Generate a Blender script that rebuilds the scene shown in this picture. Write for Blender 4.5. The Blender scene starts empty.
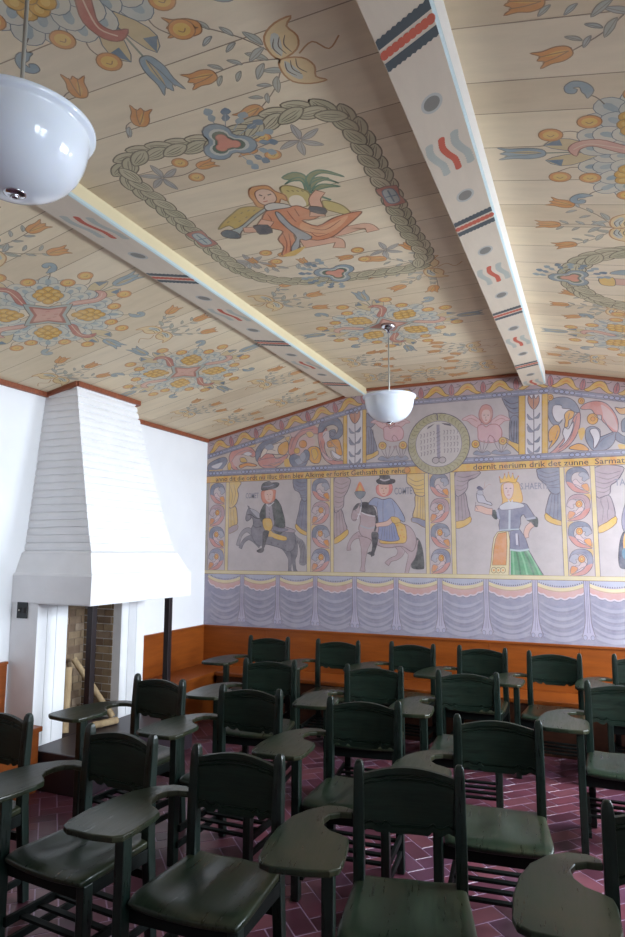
import bpy, bmesh, math, random
from mathutils import Vector, Matrix
random.seed(7)
PI = math.pi
COL = bpy.context.scene.collection
CAMH = 1.65
FPX = 648.59
FWD = Vector((-0.3934307, 0.91072656, 0.12565597))
RGT = Vector((0.91812664, 0.39627907, 0.00252537))
UPV = Vector((0.04749491, -0.11636166, 0.99207066))
# room dimensions
XL, XR, YB, YF = -3.976, 1.34, 6.2, -2.6
ZC, ZM = 2.892, 3.304
XA, XB = -2.0723, -0.5329          # fold lines of the ceiling
SLOPE = 0.2164
ZW = 0.8465

def ceil_z(x):
    if x < XA: return ZM - SLOPE * (XA - x)
    if x > -0.3414: return ZM - 0.2221 * (x + 0.3414)
    return ZM

# ---------------------------------------------------------------- objects
def tag(o, label=None, cat=None, group=None, kind=None):
    if label: o['label'] = label
    if cat: o['category'] = cat
    if group: o['group'] = group
    if kind: o['kind'] = kind
    return o

def empty(name, loc=(0, 0, 0), rz=0.0):
    o = bpy.data.objects.new(name, None)
    o.location = loc
    o.rotation_euler = (0, 0, rz)
    o.empty_display_size = 0.1
    COL.objects.link(o)
    return o

def lin(c):
    c = c / 255.0
    return c / 12.92 if c <= 0.04045 else ((c + 0.055) / 1.055) ** 2.4

def rgb(r, g, b):
    return (lin(r), lin(g), lin(b), 1.0)

def hexc(s):
    return rgb(int(s[0:2], 16), int(s[2:4], 16), int(s[4:6], 16))

class MB:
    """collects vertices, faces and one colour per face"""
    def __init__(self):
        self.v = []; self.f = []; self.c = []; self.m = []; self.s = []
    def add(self, verts, faces, col=(1, 1, 1, 1), mat=0, smooth=False):
        n = len(self.v)
        self.v += [tuple(p) for p in verts]
        for f in faces:
            self.f.append([n + i for i in f]); self.c.append(col); self.m.append(mat); self.s.append(smooth)
    def box(self, a, b, col=(1, 1, 1, 1), mat=0):
        x0, y0, z0 = a; x1, y1, z1 = b
        self.add([(x0, y0, z0), (x1, y0, z0), (x1, y1, z0), (x0, y1, z0), (x0, y0, z1), (x1, y0, z1), (x1, y1, z1), (x0, y1, z1)],
                 [(0, 3, 2, 1), (4, 5, 6, 7), (0, 1, 5, 4), (1, 2, 6, 5), (2, 3, 7, 6), (3, 0, 4, 7)], col, mat)
    def loft(self, rings, col=(1, 1, 1, 1), mat=0, smooth=False, caps=True, closed=True):
        n = len(rings[0]); vs = []; fs = []
        for r in rings: vs += list(r)
        for i in range(len(rings) - 1):
            for j in range(n if closed else n - 1):
                k = (j + 1) % n
                fs.append((i * n + j, i * n + k, (i + 1) * n + k, (i + 1) * n + j))
        if caps:
            fs.append(tuple(reversed(range(n))))
            fs.append(tuple((len(rings) - 1) * n + j for j in range(n)))
        self.add(vs, fs, col, mat, smooth)
    def tube(self, pts, r, n=10, col=(1, 1, 1, 1), mat=0, smooth=True):
        rings = []
        pts = [Vector(p) for p in pts]
        for i, p in enumerate(pts):
            d = (pts[min(i + 1, len(pts) - 1)] - pts[max(i - 1, 0)]).normalized()
            a = d.cross(Vector((0, 0, 1)))
            if a.length < 1e-3: a = d.cross(Vector((1, 0, 0)))
            a.normalize(); b = d.cross(a)
            rr = r[i] if isinstance(r, (list, tuple)) else r
            rings.append([p + a * rr * math.cos(2 * PI * k / n) + b * rr * math.sin(2 * PI * k / n) for k in range(n)])
        self.loft(rings, col, mat, smooth)
    def lathe(self, prof, c=(0, 0, 0), n=40, col=(1, 1, 1, 1), mat=0, smooth=True):
        vs = []; fs = []
        for r, z in prof:
            for k in range(n):
                a = 2 * PI * k / n
                vs.append((c[0] + r * math.cos(a), c[1] + r * math.sin(a), c[2] + z))
        for i in range(len(prof) - 1):
            for k in range(n):
                k2 = (k + 1) % n
                fs.append((i * n + k, i * n + k2, (i + 1) * n + k2, (i + 1) * n + k))
        self.add(vs, fs, col, mat, smooth)
    def prism(self, poly, z0, z1, col=(1, 1, 1, 1), mat=0, f=None):
        """poly in (a,b); f maps (a,b,z) to a point"""
        f = f or (lambda a, b, z: (a, b, z))
        r0 = [f(a, b, z0) for a, b in poly]; r1 = [f(a, b, z1) for a, b in poly]
        self.loft([r0, r1], col, mat)
    def build(self, name, mat, parent=None, bevel=0, seg=2, fix=True, autosmooth=None):
        me = bpy.data.meshes.new(name)
        me.from_pydata(self.v, [], self.f)
        mats = mat if isinstance(mat, (list, tuple)) else [mat]
        for m in mats: me.materials.append(m)
        at = me.color_attributes.new('Col', 'FLOAT_COLOR', 'CORNER')
        buf = []
        for poly, c in zip(me.polygons, self.c):
            buf += list(c) * poly.loop_total
        at.data.foreach_set('color', buf)
        me.polygons.foreach_set('material_index', self.m)
        me.polygons.foreach_set('use_smooth', self.s)
        if fix:
            bm = bmesh.new(); bm.from_mesh(me)
            bmesh.ops.recalc_face_normals(bm, faces=bm.faces)
            bm.to_mesh(me); bm.free()
        o = bpy.data.objects.new(name, me)
        COL.objects.link(o)
        if parent: o.parent = parent
        if bevel:
            md = o.modifiers.new('bevel', 'BEVEL')
            md.width = bevel; md.segments = seg; md.limit_method = 'ANGLE'; md.angle_limit = math.radians(40)
            md.harden_normals = False
        return o

# ---------------------------------------------------------------- materials
def newmat(name):
    m = bpy.data.materials.new(name); m.use_nodes = True
    nt = m.node_tree
    b = nt.nodes['Principled BSDF']
    return m, nt, b

def N(nt, t, **kw):
    n = nt.nodes.new(t)
    for k, v in kw.items(): setattr(n, k, v)
    return n

def noise(nt, scale, detail=4, stretch=(1, 1, 1), rough=0.5):
    tc = N(nt, 'ShaderNodeTexCoord'); mp = N(nt, 'ShaderNodeMapping')
    mp.inputs['Scale'].default_value = stretch
    nt.links.new(tc.outputs['Object'], mp.inputs['Vector'])
    no = N(nt, 'ShaderNodeTexNoise')
    no.inputs['Scale'].default_value = scale; no.inputs['Detail'].default_value = detail
    no.inputs['Roughness'].default_value = rough
    nt.links.new(mp.outputs['Vector'], no.inputs['Vector'])
    return no

def ramp(nt, src, stops):
    r = N(nt, 'ShaderNodeValToRGB')
    els = r.color_ramp.elements
    while len(els) < len(stops): els.new(0.5)
    for e, (p, c) in zip(els, stops):
        e.position = p; e.color = c
    nt.links.new(src, r.inputs['Fac'])
    return r

def bump(nt, b, src, strength=0.2, dist=0.01):
    bp = N(nt, 'ShaderNodeBump')
    bp.inputs['Strength'].default_value = strength; bp.inputs['Distance'].default_value = dist
    nt.links.new(src, bp.inputs['Height']); nt.links.new(bp.outputs['Normal'], b.inputs['Normal'])

def plaster(name, c1, c2, scale=2.5, rough=0.85, bs=0.15):
    m, nt, b = newmat(name)
    no = noise(nt, scale, 5)
    r = ramp(nt, no.outputs['Fac'], [(0.3, c1), (0.7, c2)])
    nt.links.new(r.outputs['Color'], b.inputs['Base Color'])
    b.inputs['Roughness'].default_value = rough
    n2 = noise(nt, 25, 4)
    bump(nt, b, n2.outputs['Fac'], bs, 0.01)
    return m

def painted(name, rough=0.7, var=0.12, scale=6, stretch=(1, 1, 1), spec=0.3, wash=None, washamt=0.0, bs=0.05, washmin=0.0, top=1.0):
    """pigment from the face colour, worn by noise"""
    m, nt, b = newmat(name)
    at = N(nt, 'ShaderNodeAttribute'); at.attribute_name = 'Col'
    no = noise(nt, scale, 6, stretch, 0.6)
    r = ramp(nt, no.outputs['Fac'], [(0.25, (1 - var, 1 - var, 1 - var, 1)), (0.75, (top, top, top, 1))])
    mx = N(nt, 'ShaderNodeMix', data_type='RGBA', blend_type='MULTIPLY')
    mx.inputs['Factor'].default_value = 1.0
    nt.links.new(at.outputs['Color'], mx.inputs['A']); nt.links.new(r.outputs['Color'], mx.inputs['B'])
    out = mx.outputs['Result']
    if wash:
        n2 = noise(nt, scale * 2.3, 8, (1, 1, 1), 0.7)
        r2 = ramp(nt, n2.outputs['Fac'], [(0.3, (washmin,) * 3 + (1,)), (0.72, (washamt,) * 3 + (1,))])
        m2 = N(nt, 'ShaderNodeMix', data_type='RGBA')
        nt.links.new(r2.outputs['Color'], m2.inputs['Factor'])
        nt.links.new(out, m2.inputs['A']); m2.inputs['B'].default_value = wash
        out = m2.outputs['Result']
    nt.links.new(out, b.inputs['Base Color'])
    b.inputs['Roughness'].default_value = rough
    b.inputs['Specular IOR Level'].default_value = spec
    if bs: bump(nt, b, no.outputs['Fac'], bs, 0.01)
    return m

def wood(name, c1, c2, rough=0.35, stretch=(1, 12, 12), scale=3, bs=0.1, spec=0.5, coat=0.0):
    m, nt, b = newmat(name)
    no = noise(nt, scale, 6, stretch, 0.65)
    r = ramp(nt, no.outputs['Fac'], [(0.3, c1), (0.7, c2)])
    nt.links.new(r.outputs['Color'], b.inputs['Base Color'])
    b.inputs['Roughness'].default_value = rough
    b.inputs['Specular IOR Level'].default_value = spec
    b.inputs['Coat Weight'].default_value = coat
    bump(nt, b, no.outputs['Fac'], bs, 0.005)
    return m

def plain(name, c, rough=0.5, metal=0.0, spec=0.5):
    m, nt, b = newmat(name)
    no = noise(nt, 9, 4)
    d = tuple(x * 0.85 for x in c[:3]) + (1,)
    r = ramp(nt, no.outputs['Fac'], [(0.3, d), (0.7, c)])
    nt.links.new(r.outputs['Color'], b.inputs['Base Color'])
    b.inputs['Roughness'].default_value = rough; b.inputs['Metallic'].default_value = metal
    b.inputs['Specular IOR Level'].default_value = spec
    return m

M_white = plaster('white_plaster', rgb(236, 237, 240), rgb(242, 243, 246), bs=0.05)
M_hood = plaster('white_brick_paint', rgb(234, 234, 236), rgb(240, 240, 242), 6, 0.7, 0.12)
M_mural = painted('mural_paint', 0.75, 0.28, 5, top=0.92, wash=rgb(194, 183, 184), washmin=0.05, washamt=0.38, bs=0.04)
M_ceil = painted('ceiling_paint', 0.6, 0.16, 3, (1, 5, 1), wash=rgb(216, 198, 168), washmin=0.04, washamt=0.34, bs=0.04)
M_beam = painted('beam_paint', 0.6, 0.08, 4, (5, 1, 1), bs=0.03)
M_trim = wood('brown_trim', rgb(120, 62, 40), rgb(150, 84, 54), 0.5)
M_wain = wood('orange_wood', rgb(118, 56, 12), rgb(144, 74, 20), 0.4, (1, 1, 9), 2.2, 0.05)
M_wain_shade = wood('shaded_bench_panel', rgb(52, 26, 12), rgb(74, 38, 16), 0.5, (1, 1, 9), 2.2, 0.05)  # bench wood darkened: shade below the long bench's seat put into the colour
M_brick = painted('brick', 0.8, 0.35, 14, spec=0.2, bs=0.5)
M_floor = painted('floor_tile', 0.32, 0.35, 7, spec=0.5, bs=0.08)
M_slate = plain('dark_hearth', rgb(50, 40, 47), 0.4)
M_iron = plain('iron', rgb(34, 24, 26), 0.45, 0.3)
M_black = plain('black_plate', rgb(22, 22, 26), 0.4)
M_log = wood('log_bark', rgb(138, 116, 88), rgb(190, 166, 130), 0.8, (6, 6, 1), 4, 0.4, 0.2)
M_logend = wood('log_end', rgb(160, 120, 74), rgb(190, 150, 100), 0.8, (4, 4, 4), 8, 0.2, 0.2)
M_glass = None

def opal():
    m, nt, b = newmat('opal_glass')
    no = noise(nt, 3, 2)
    r = ramp(nt, no.outputs['Fac'], [(0.3, rgb(222, 230, 242)), (0.7, rgb(230, 236, 246))])
    nt.links.new(r.outputs['Color'], b.inputs['Base Color'])
    b.inputs['Roughness'].default_value = 0.08
    b.inputs['Subsurface Weight'].default_value = 0.4
    b.inputs['Subsurface Radius'].default_value = (0.05, 0.05, 0.06)
    b.inputs['Subsurface Scale'].default_value = 0.3
    return m
M_opal = opal()
M_chrome = plain('chrome', rgb(200, 200, 205), 0.15, 1.0)
M_cord = plain('lamp_rod', rgb(178, 176, 166), 0.4, 0.3)

def chairwood(name, stretch, base1, base2, worn, rough, spec=0.32):
    m, nt, b = newmat(name)
    no = noise(nt, 5, 7, stretch, 0.7)
    r = ramp(nt, no.outputs['Fac'], [(0.35, base1), (0.65, base2)])
    n2 = noise(nt, 2.6, 5, (1, 1, 1), 0.6)
    r2 = ramp(nt, n2.outputs['Fac'], [(0.45, (0, 0, 0, 1)), (0.75, (0.7, 0.7, 0.7, 1))])
    mx = N(nt, 'ShaderNodeMix', data_type='RGBA')
    nt.links.new(r2.outputs['Color'], mx.inputs['Factor'])
    nt.links.new(r.outputs['Color'], mx.inputs['A']); mx.inputs['B'].default_value = worn
    nt.links.new(mx.outputs['Result'], b.inputs['Base Color'])
    rr = ramp(nt, no.outputs['Fac'], [(0.3, (rough, rough, rough, 1)), (0.8, (rough + 0.2,) * 3 + (1,))])
    nt.links.new(rr.outputs['Color'], b.inputs['Roughness'])
    b.inputs['Specular IOR Level'].default_value = spec
    bump(nt, b, no.outputs['Fac'], 0.08, 0.003)
    return m
M_chair = chairwood('green_painted_wood', (14, 14, 1.2), rgb(8, 18, 15), rgb(20, 36, 31), rgb(30, 32, 22), 0.24, .4)
M_panel = chairwood('green_panel_wood', (1.2, 6, 22), rgb(8, 18, 13), rgb(24, 40, 30), rgb(40, 34, 20), 0.36, .3)
M_seat = chairwood('green_seat_wood', (14, 1.2, 6), rgb(16, 27, 19), rgb(32, 44, 31), rgb(58, 50, 32), 0.24, .34)
M_dark = chairwood('dark_rail_wood', (1.2, 14, 14), rgb(6, 10, 9), rgb(13, 20, 18), rgb(16, 16, 13), 0.45, .15)
# ================================================================= the room
def struct(mb, name, mat, **kw):
    o = mb.build(name, mat, **kw); o['kind'] = 'structure'; return o

# floor: herringbone brick tiles, all one surface
def make_floor():
    mb = MB()
    grout = rgb(156, 130, 156)
    mb.add([(XL, YF, 0), (XR, YF, 0), (XR, YB, 0), (XL, YB, 0)], [(0, 1, 2, 3)], grout)
    mb.add([(XL, YF, -.1), (XR, YF, -.1), (XR, YB, -.1), (XL, YB, -.1)], [(3, 2, 1, 0)], grout)
    W = 0.105; L = 2 * W; g = 0.0035; t = 0.0018
    cols = [rgb(96, 52, 64), rgb(106, 58, 68), rgb(84, 46, 58), rgb(110, 64, 72), rgb(94, 58, 76)]
    ang = math.radians(45)
    ca, sa = math.cos(ang), math.sin(ang)
    def put(u, v, w, h):
        c = random.choice(cols)
        k = random.uniform(.85, 1.12)
        c = (c[0] * k, c[1] * k, c[2] * k, 1)
        pts = []
        for a, b in ((u + g, v + g), (u + w - g, v + g), (u + w - g, v + h - g), (u + g, v + h - g)):
            pts.append((a * ca - b * sa, a * sa + b * ca))
        xs = [p[0] for p in pts]; ys = [p[1] for p in pts]
        if max(xs) < XL or min(xs) > XR or max(ys) < 0.2 or min(ys) > YB: return
        pts = [(min(max(x, XL), XR), min(max(y, YF), YB)) for x, y in pts]
        cx = sum(p[0] for p in pts) / 4; cy = sum(p[1] for p in pts) / 4
        inn = [(cx + (x - cx) * .99, cy + (y - cy) * .99) for x, y in pts]
        vs = [(x, y, 0.0003) for x, y in pts] + [(x, y, t) for x, y in inn]
        mb.add(vs, [(4, 5, 6, 7), (0, 1, 5, 4), (1, 2, 6, 5), (2, 3, 7, 6), (3, 0, 4, 7)], c)
    n = 70
    for i in range(-n, n):
        for j in range(-n // 2, n // 2):
            # cells of the herringbone lattice
            u = i * W + j * 0
            # standard pattern: horizontal brick at (i + 4j', i), vertical beside it
            a = (i + 4 * j) * W; b = i * W
            put(a, b, L, W)
            put(a + 2 * W - 0 * W, b - W, W, L) if False else put(a - W, b, W, L)
    return struct(mb, 'floor', M_floor, fix=False)
make_floor()

# ceiling timber trims (thin brown boards where wall and ceiling meet)
def trim_run(n, pts, r=0.016):
    mb = MB()
    for a, b in zip(pts[:-1], pts[1:]):
        a = Vector(a); b = Vector(b); d = (b - a).normalized()
        s = d.cross(Vector((0, 0, 1))).normalized() * r; u = Vector((0, 0, 1)) * r * 1.3
        mb.loft([[a - s - u, a + s - u, a + s + u * .9, a - s + u * .9], [b - s - u, b + s - u, b + s + u * .9, b - s + u * .9]])
    return struct(mb, 'trim_%d' % n, M_trim, bevel=0.004)

# left wall with the firebox opening
OY0, OY1, OZ0, OZ1 = 3.90, 4.52, 0.25, 1.262
mb = MB()
T = 0.15
def lw(y0, y1, z0, z1): mb.box((XL - T, y0, z0), (XL, y1, z1))
lw(YF, OY0, 0, ZC); lw(OY1, YB + T, 0, ZC); lw(OY0, OY1, 0, OZ0); lw(OY0, OY1, OZ1, ZC)
struct(mb, 'wall_left', M_white)

# right wall with tall windows
wins = [(.2, 1.2), (2.75, 4.05), (4.6, 5.8)]
WZ0, WZ1 = 1.0, 2.5
mb = MB()
y = YF
for a, b in wins:
    mb.box((XR, y, 0), (XR + .25, a, ZC)); mb.box((XR, a, 0), (XR + .25, b, WZ0)); mb.box((XR, a, WZ1), (XR + .25, b, ZC)); y = b
mb.box((XR, y, 0), (XR + .25, YB + T, ZC))
struct(mb, 'wall_right', M_white)
for i, (a, b) in enumerate(wins):
    mb = MB(); x0, x1 = XR + .12, XR + .16; f = .05
    mb.box((x0, a, WZ0), (x1, a + f, WZ1)); mb.box((x0, b - f, WZ0), (x1, b, WZ1))
    mb.box((x0, a + f, WZ0), (x1, b - f, WZ0 + f)); mb.box((x0, a + f, WZ1 - f), (x1, b - f, WZ1))
    m = (a + b) / 2
    mb.box((x0, m - .03, WZ0 + f), (x1, m + .03, WZ1 - f))
    for k in range(1, 3):
        z = WZ0 + (WZ1 - WZ0) * k / 3
        mb.box((x0 + .008, a + f, z - .012), (x1 - .008, m - .03, z + .012)); mb.box((x0 + .008, m + .03, z - .012), (x1 - .008, b - f, z + .012))
    struct(mb, 'window_%d' % (i + 1), M_trim)

# front wall behind the camera: gable shape with a doorway
def gable(y0, y1, mb, zb=0.0):
    pts = [(XL, zb), (XR, zb), (XR, ceil_z(XR)), (-0.3414, ZM), (XA, ZM), (XL, ZC)]
    mb.prism(pts, y0, y1, f=lambda a, b, z: (a, z, b))
mb = MB(); gable(YF - T, YF, mb)
struct(mb, 'wall_front', M_white)

# ------------------------------------------------------------ wainscot and benches
mb = MB()
mb.box((XL + .02, YB - .018, 0), (XR, YB, ZW - .02)); mb.box((XL + .02, YB - .03, ZW - .02), (XR, YB, ZW))
for k in range(7):
    x = XL + .02 + .76 * k
    if k: mb.box((x - .003, YB - .021, .44), (x + .003, YB - .017, ZW - .02))
struct(mb, 'trim_1', M_wain, bevel=0.003)
mb = MB()
mb.box((XL, 4.835, 0), (XL + .018, YB, ZW - .02)); mb.box((XL, 4.835, ZW - .02), (XL + .03, YB, ZW))
struct(mb, 'trim_2', M_wain, bevel=0.003)
mb = MB()
mb.box((XL, YF, 0), (XL + .018, 3.58, ZW - .02)); mb.box((XL, YF, ZW - .02), (XL + .03, 3.58, ZW))
struct(mb, 'trim_3', M_wain, bevel=0.003)

def bench(name, a, b, label, along):
    r = empty(name, ((a[0] + b[0]) / 2, (a[1] + b[1]) / 2, 0))
    ox, oy = r.location.x, r.location.y
    def bx(x0, y0, z0, x1, y1, z1, nm, bev=.006):
        m = MB(); m.box((x0 - ox, y0 - oy, z0), (x1 - ox, y1 - oy, z1)); m.build(nm, M_wain_shade if nm == 'front_panel' and along == 'x' else M_wain, r, bevel=bev)
    (x0, y0), (x1, y1) = a, b
    if along == 'x':
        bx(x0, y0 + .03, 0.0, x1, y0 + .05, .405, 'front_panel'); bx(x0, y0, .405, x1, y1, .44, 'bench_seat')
    else:
        bx(x1 - .05, y0, 0.0, x1 - .03, y1, .405, 'front_panel'); bx(x0, y0, .405, x1, y1, .44, 'bench_seat')
        bx(x0, y0 - 0.0, .0, x1 - .05, y0 + .02, .405, 'end_panel')
    tag(r, label, 'bench')
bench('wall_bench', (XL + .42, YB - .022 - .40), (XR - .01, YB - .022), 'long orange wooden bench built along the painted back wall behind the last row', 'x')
bench('wall_bench', (XL + .02, 4.90), (XL + .41, YB - .022), 'short orange wooden bench in the corner to the right of the fireplace', 'y')
bench('wall_bench', (XL + .02, -1.5), (XL + .41, 3.56), 'orange wooden bench along the white wall ending at the left of the fireplace', 'y')

# ------------------------------------------------------------ fireplace
fp = empty('fireplace', (-3.6, 4.21, 0))
def fb(mb, nm, mat, **kw):
    mb.v = [(x + 3.6, y - 4.21, z) for x, y, z in mb.v]
    return mb.build(nm, mat, fp, **kw)
def wob(a): return random.uniform(-a, a)
HB = 1.262
# hood: skirt, shoulder, then courses of painted brick stepping back to the ceiling
mb = MB()
secs = []
def foot(z):
    if z <= 1.475: return (-3.232, 3.600, 4.820)
    if z <= 1.63:
        t = (z - 1.475) / .155; return (-3.232 - .08 * t, 3.600 + .07 * t, 4.82 - .10 * t)
    t = (z - 1.63) / (2.96 - 1.63)
    # gently concave sweep
    k = t ** 0.9
    return (-3.325 - (3.675 - 3.325) * k, 3.69 + (3.83 - 3.69) * k, 4.70 - (4.70 - 4.53) * k)
def ring(z, off=0.0):
    x, y0, y1 = foot(z); x += off; y0 -= off; y1 += off
    x0 = XL + .001
    m = 6
    pts = [(x0, y0)]
    for i in range(1, m): pts.append((x0 + (x - x0) * i / m, y0))
    pts.append((x, y0))
    for i in range(1, m): pts.append((x, y0 + (y1 - y0) * i / m))
    pts.append((x, y1))
    for i in range(1, m): pts.append((x + (x0 - x) * i / m, y1))
    pts.append((x0, y1))
    out = []
    for a, b in pts:
        if a > x0 + .01: a += wob(.0012); b += wob(.0012)
        zz = z + (wob(.0012) if 1.3 < z < 2.85 else 0)
        out.append((a, b, min(zz, ceil_z(a) - .004)))
    return out
R_ = [ring(HB, 0), ring(HB + .01, .004), ring(1.36, .003), ring(1.465, .004), ring(1.478, -.002), ring(1.482, -.012), ring(1.55, -.006), ring(1.615, 0), ring(1.628, .004), ring(1.64, 0)]
z = 1.645
while z < 2.99:
    hh = .0575
    R_ += [ring(z, -.006), ring(z + .006, .003), ring(z + hh * .5, .006), ring(z + hh * .86, .004), ring(z + hh * .95, -.005)]
    z += hh
mb.loft(R_, smooth=False)
fb(mb, 'hood', M_hood)
PX = -3.714
def pier(y0, y1, nm):
    mb = MB()
    mb.box((XL + .001, y0, 0.0), (PX, y1, HB - .001))
    a = y0 + .09; b = y1 - .09
    mb.box((PX - .001, a, 0.27), (PX + .006, a + .028, HB - .002)); mb.box((PX - .001, b - .028, 0.27), (PX + .006, b, HB - .002))
    return fb(mb, nm, M_hood, bevel=.012, seg=3)
pier(3.602, OY0, 'pier'); pier(OY1, 4.83, 'pier')
# firebox lining in soft brick
tans = [rgb(156, 134, 108), rgb(144, 122, 98), rgb(170, 148, 120), rgb(140, 118, 98), rgb(162, 142, 122), rgb(128, 106, 88)]
def brickface(mb, O, U, V, Nn, w, h, bw=.145, bh=.062):
    O, U, V, Nn = map(Vector, (O, U, V, Nn))
    def q(u0, v0, u1, v1, n0, col):
        ps = [O + U * a + V * b + Nn * n for n in (0, n0) for a, b in ((u0, v0), (u1, v0), (u1, v1), (u0, v1))]
        mb.add(ps, [(4, 5, 6, 7), (0, 1, 5, 4), (1, 2, 6, 5), (2, 3, 7, 6), (3, 0, 4, 7)], col)
    r = 0; v = 0
    while v < h - .005:
        v1 = min(v + bh, h); u = -(bw / 2) * (r % 2)
        while u < w:
            a = max(u, 0); b = min(u + bw, w)
            if b - a > .015: q(a + .003, v + .004, b - .003, v1 - .003, .004 + wob(.002), random.choice(tans))
            u += bw
        v += bh; r += 1
mb = MB()
mort = rgb(134, 114, 96)
BX = -4.117
mb.box((BX - .06, OY0 - .02, OZ0), (BX, OY1 + .02, OZ1), mort)
mb.box((BX, OY0 - .05, OZ0), (XL - .152 + .0, OY0 - .003, OZ1), mort) if False else None
mb.box((BX, OY1 + .001, OZ0), (XL - .001, OY1 + .004, OZ1), mort)
mb.box((BX, OY0 - .004, OZ0), (XL - .001, OY0 - .001, OZ1), mort)
brickface(mb, (BX, OY0, OZ0 + .03), (0, 1, 0), (0, 0, 1), (1, 0, 0), OY1 - OY0, OZ1 - OZ0 - .03)
brickface(mb, (BX + .004, OY1 - .001, OZ0 + .03), (1, 0, 0), (0, 0, 1), (0, -1, 0), -3.80 - BX, OZ1 - OZ0 - .04)
brickface(mb, (BX + .004, OY0 + .001, OZ0 + .03), (1, 0, 0), (0, 0, 1), (0, 1, 0), -3.80 - BX, OZ1 - OZ0 - .04)
fb(mb, 'firebox_lining', M_brick, fix=False)
mb = MB()
mb.box((PX, 3.585, 0), (-3.20, 4.86, .262)); mb.box((BX, OY0 + .002, .2), (PX, OY1 - .002, .262))
fb(mb, 'hearth', M_slate, bevel=.008)
for y in (3.655, 4.55):
    mb = MB(); mb.box((-3.285, y - .024, .262), (-3.237, y + .024, HB)); hp = fb(mb, 'hood_post', M_iron, bevel=.003)
    mb = MB(); mb.box((-3.30, y - .04, .262), (-3.222, y + .04, .27)); fb(mb, 'base_plate', M_iron, bevel=.002).parent = hp
tag(fp, 'white painted brick fireplace with tapering chimney hood on two dark iron posts', 'fireplace')

sw = empty('wall_switch', (-3.86, 3.600, 1.213))
mb = MB(); mb.box((-.05, -.008, -.058), (.05, 0, .058)); cp = mb.build('cover_plate', M_black, sw, bevel=.002)
for dx in (-.02, .022):
    mb = MB(); mb.box((dx - .012, -.014, -.02), (dx + .012, -.008, .02)); mb.build('switch_button', M_iron, cp, bevel=.002)
mb = MB(); mb.lathe([(0, 0), (.006, 0), (.006, .004), (0, .004)], n=12); mb.v = [(x - .02, -.014 - z, y) for x, y, z in mb.v]
mb.build('indicator', M_cord, cp)
tag(sw, 'small black switch plate on the grey side of the fireplace', 'switch')

def log(a, b, r, label):
    a = Vector(a); b = Vector(b); d = b - a
    o = empty('firewood_log', a)
    mb = MB(); n = 9; rings = []
    ax = d.cross(Vector((0, 1, 0.1))).normalized(); ay = d.normalized().cross(ax)
    for i in range(n):
        t = i / (n - 1); c = d * t + ax * wob(.004)
        rings.append([c + ax * (r * (1 + .08 * math.sin(3 * k + i)) * math.cos(2 * PI * k / 12)) + ay * (r * (1 + .06 * math.cos(2 * k)) * math.sin(2 * PI * k / 12)) for k in range(12)])
    mb.loft(rings, smooth=True, caps=False)
    mb.build('bark', M_log, o)
    for rg in (rings[0], rings[-1]):
        mb = MB(); mb.add(rg, [tuple(range(12))]); mb.build('cut_end', M_logend, o)
    return tag(o, label, 'log', 'firewood in the fireplace')
log((-3.79, 3.99, .266), (-3.835, 4.05, .74), .036, 'upright pale log leaning at the left jamb of the firebox')
log((-3.70, 4.44, .292), (-4.04, 4.33, .745), .026, 'diagonal pale log leaning across the firebox behind the iron post')
log((-3.66, 4.13, .294), (-3.60, 4.37, .294), .028, 'short pale log lying flat on the hearth')

# ------------------------------------------------------------ trims at the ceiling
e = .016
trim_run(4, [(XL + e, YF, ZC - .012), (XL + e, 3.845, ZC - .012)])
trim_run(5, [(XL + e, 4.56, ZC - .012), (XL + e, YB - e, ZC - .012)])
xh = foot(2.93)[0]
trim_run(6, [(XL, 3.83 - e, ZC - .012), (xh + e, 3.83 - e, ceil_z(xh) - .014), (xh + e, 4.56 + e, ceil_z(xh) - .014), (XL + .01, 4.56 + e, ZC - .012)])
yy = YB - .012
trim_run(7, [(XL, yy, ZC - .012), (XA - .2, yy, ceil_z(XA - .2) - .015)], .011)
trim_run(8, [(XA, yy, ZM - .015), (XB, yy, ZM - .015)], .011)
trim_run(9, [(-0.34, yy, ZM - .016), (XR, yy, ceil_z(XR) - .016)], .013)
trim_run(10, [(XR - e, YF, ceil_z(XR) - .012), (XR - e, YB - e, ceil_z(XR) - .012)])

# ------------------------------------------------------------ lamps
def pendant(loc, label):
    r = empty('pendant_lamp', (loc[0], loc[1], ZM))
    H = 3.304 - 2.76
    prof = [(0.000, -0.1886), (0.030, -0.1872), (0.060, -0.1812), (0.090, -0.1702), (0.115, -0.1555), (0.138, -0.1343), (0.156, -0.1095), (0.168, -0.0810), (0.175, -0.0506), (0.178, -0.0200), (0.180, -0.0120), (0.190, -0.0090), (0.194, -0.0030), (0.194, 0.0040), (0.188, 0.0080), (0.178, 0.0040), (0.170, -0.0200)]
    mb = MB(); mb.lathe(prof, (0, 0, -H), 64); 
    mb.lathe([(.17, -.02), (.158, -.08), (.122, -.14), (.07, -.172), (0, -.18)], (0, 0, -H), 64)
    gb = mb.build('glass_bowl', M_opal, r)
    mb = MB(); mb.lathe([(0, -.202), (.007, -.202), (.011, -.197), (.007, -.193), (.022, -.192), (.028, -.189), (.028, -.184), (0, -.184)], (0, 0, -H), 32)
    mb.build('finial', M_chrome, gb)
    mb = MB(); mb.tube([(0, 0, -.02), (0, 0, -H - .178)], .0055, 12); mb.build('rod', M_cord, r)
    mb = MB(); mb.lathe([(0, -.0), (.055, -.0), (.052, -.02), (.035, -.034), (.014, -.042), (.012, -.06), (.0, -.06)], (0, 0, -.001), 32)
    mb.build('ceiling_canopy', M_chrome, r)
    return tag(r, label, 'lamp', 'opal glass pendant lamps')
pendant((-1.32, 4.46), 'white opal glass bowl pendant hanging in front of the painted back wall')
pendant((-1.345, 1.15), 'large near white opal glass bowl pendant cut off at the upper left')
pendant((-1.32, -1.9), 'white opal glass bowl pendant at the front of the room') if False else None

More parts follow.
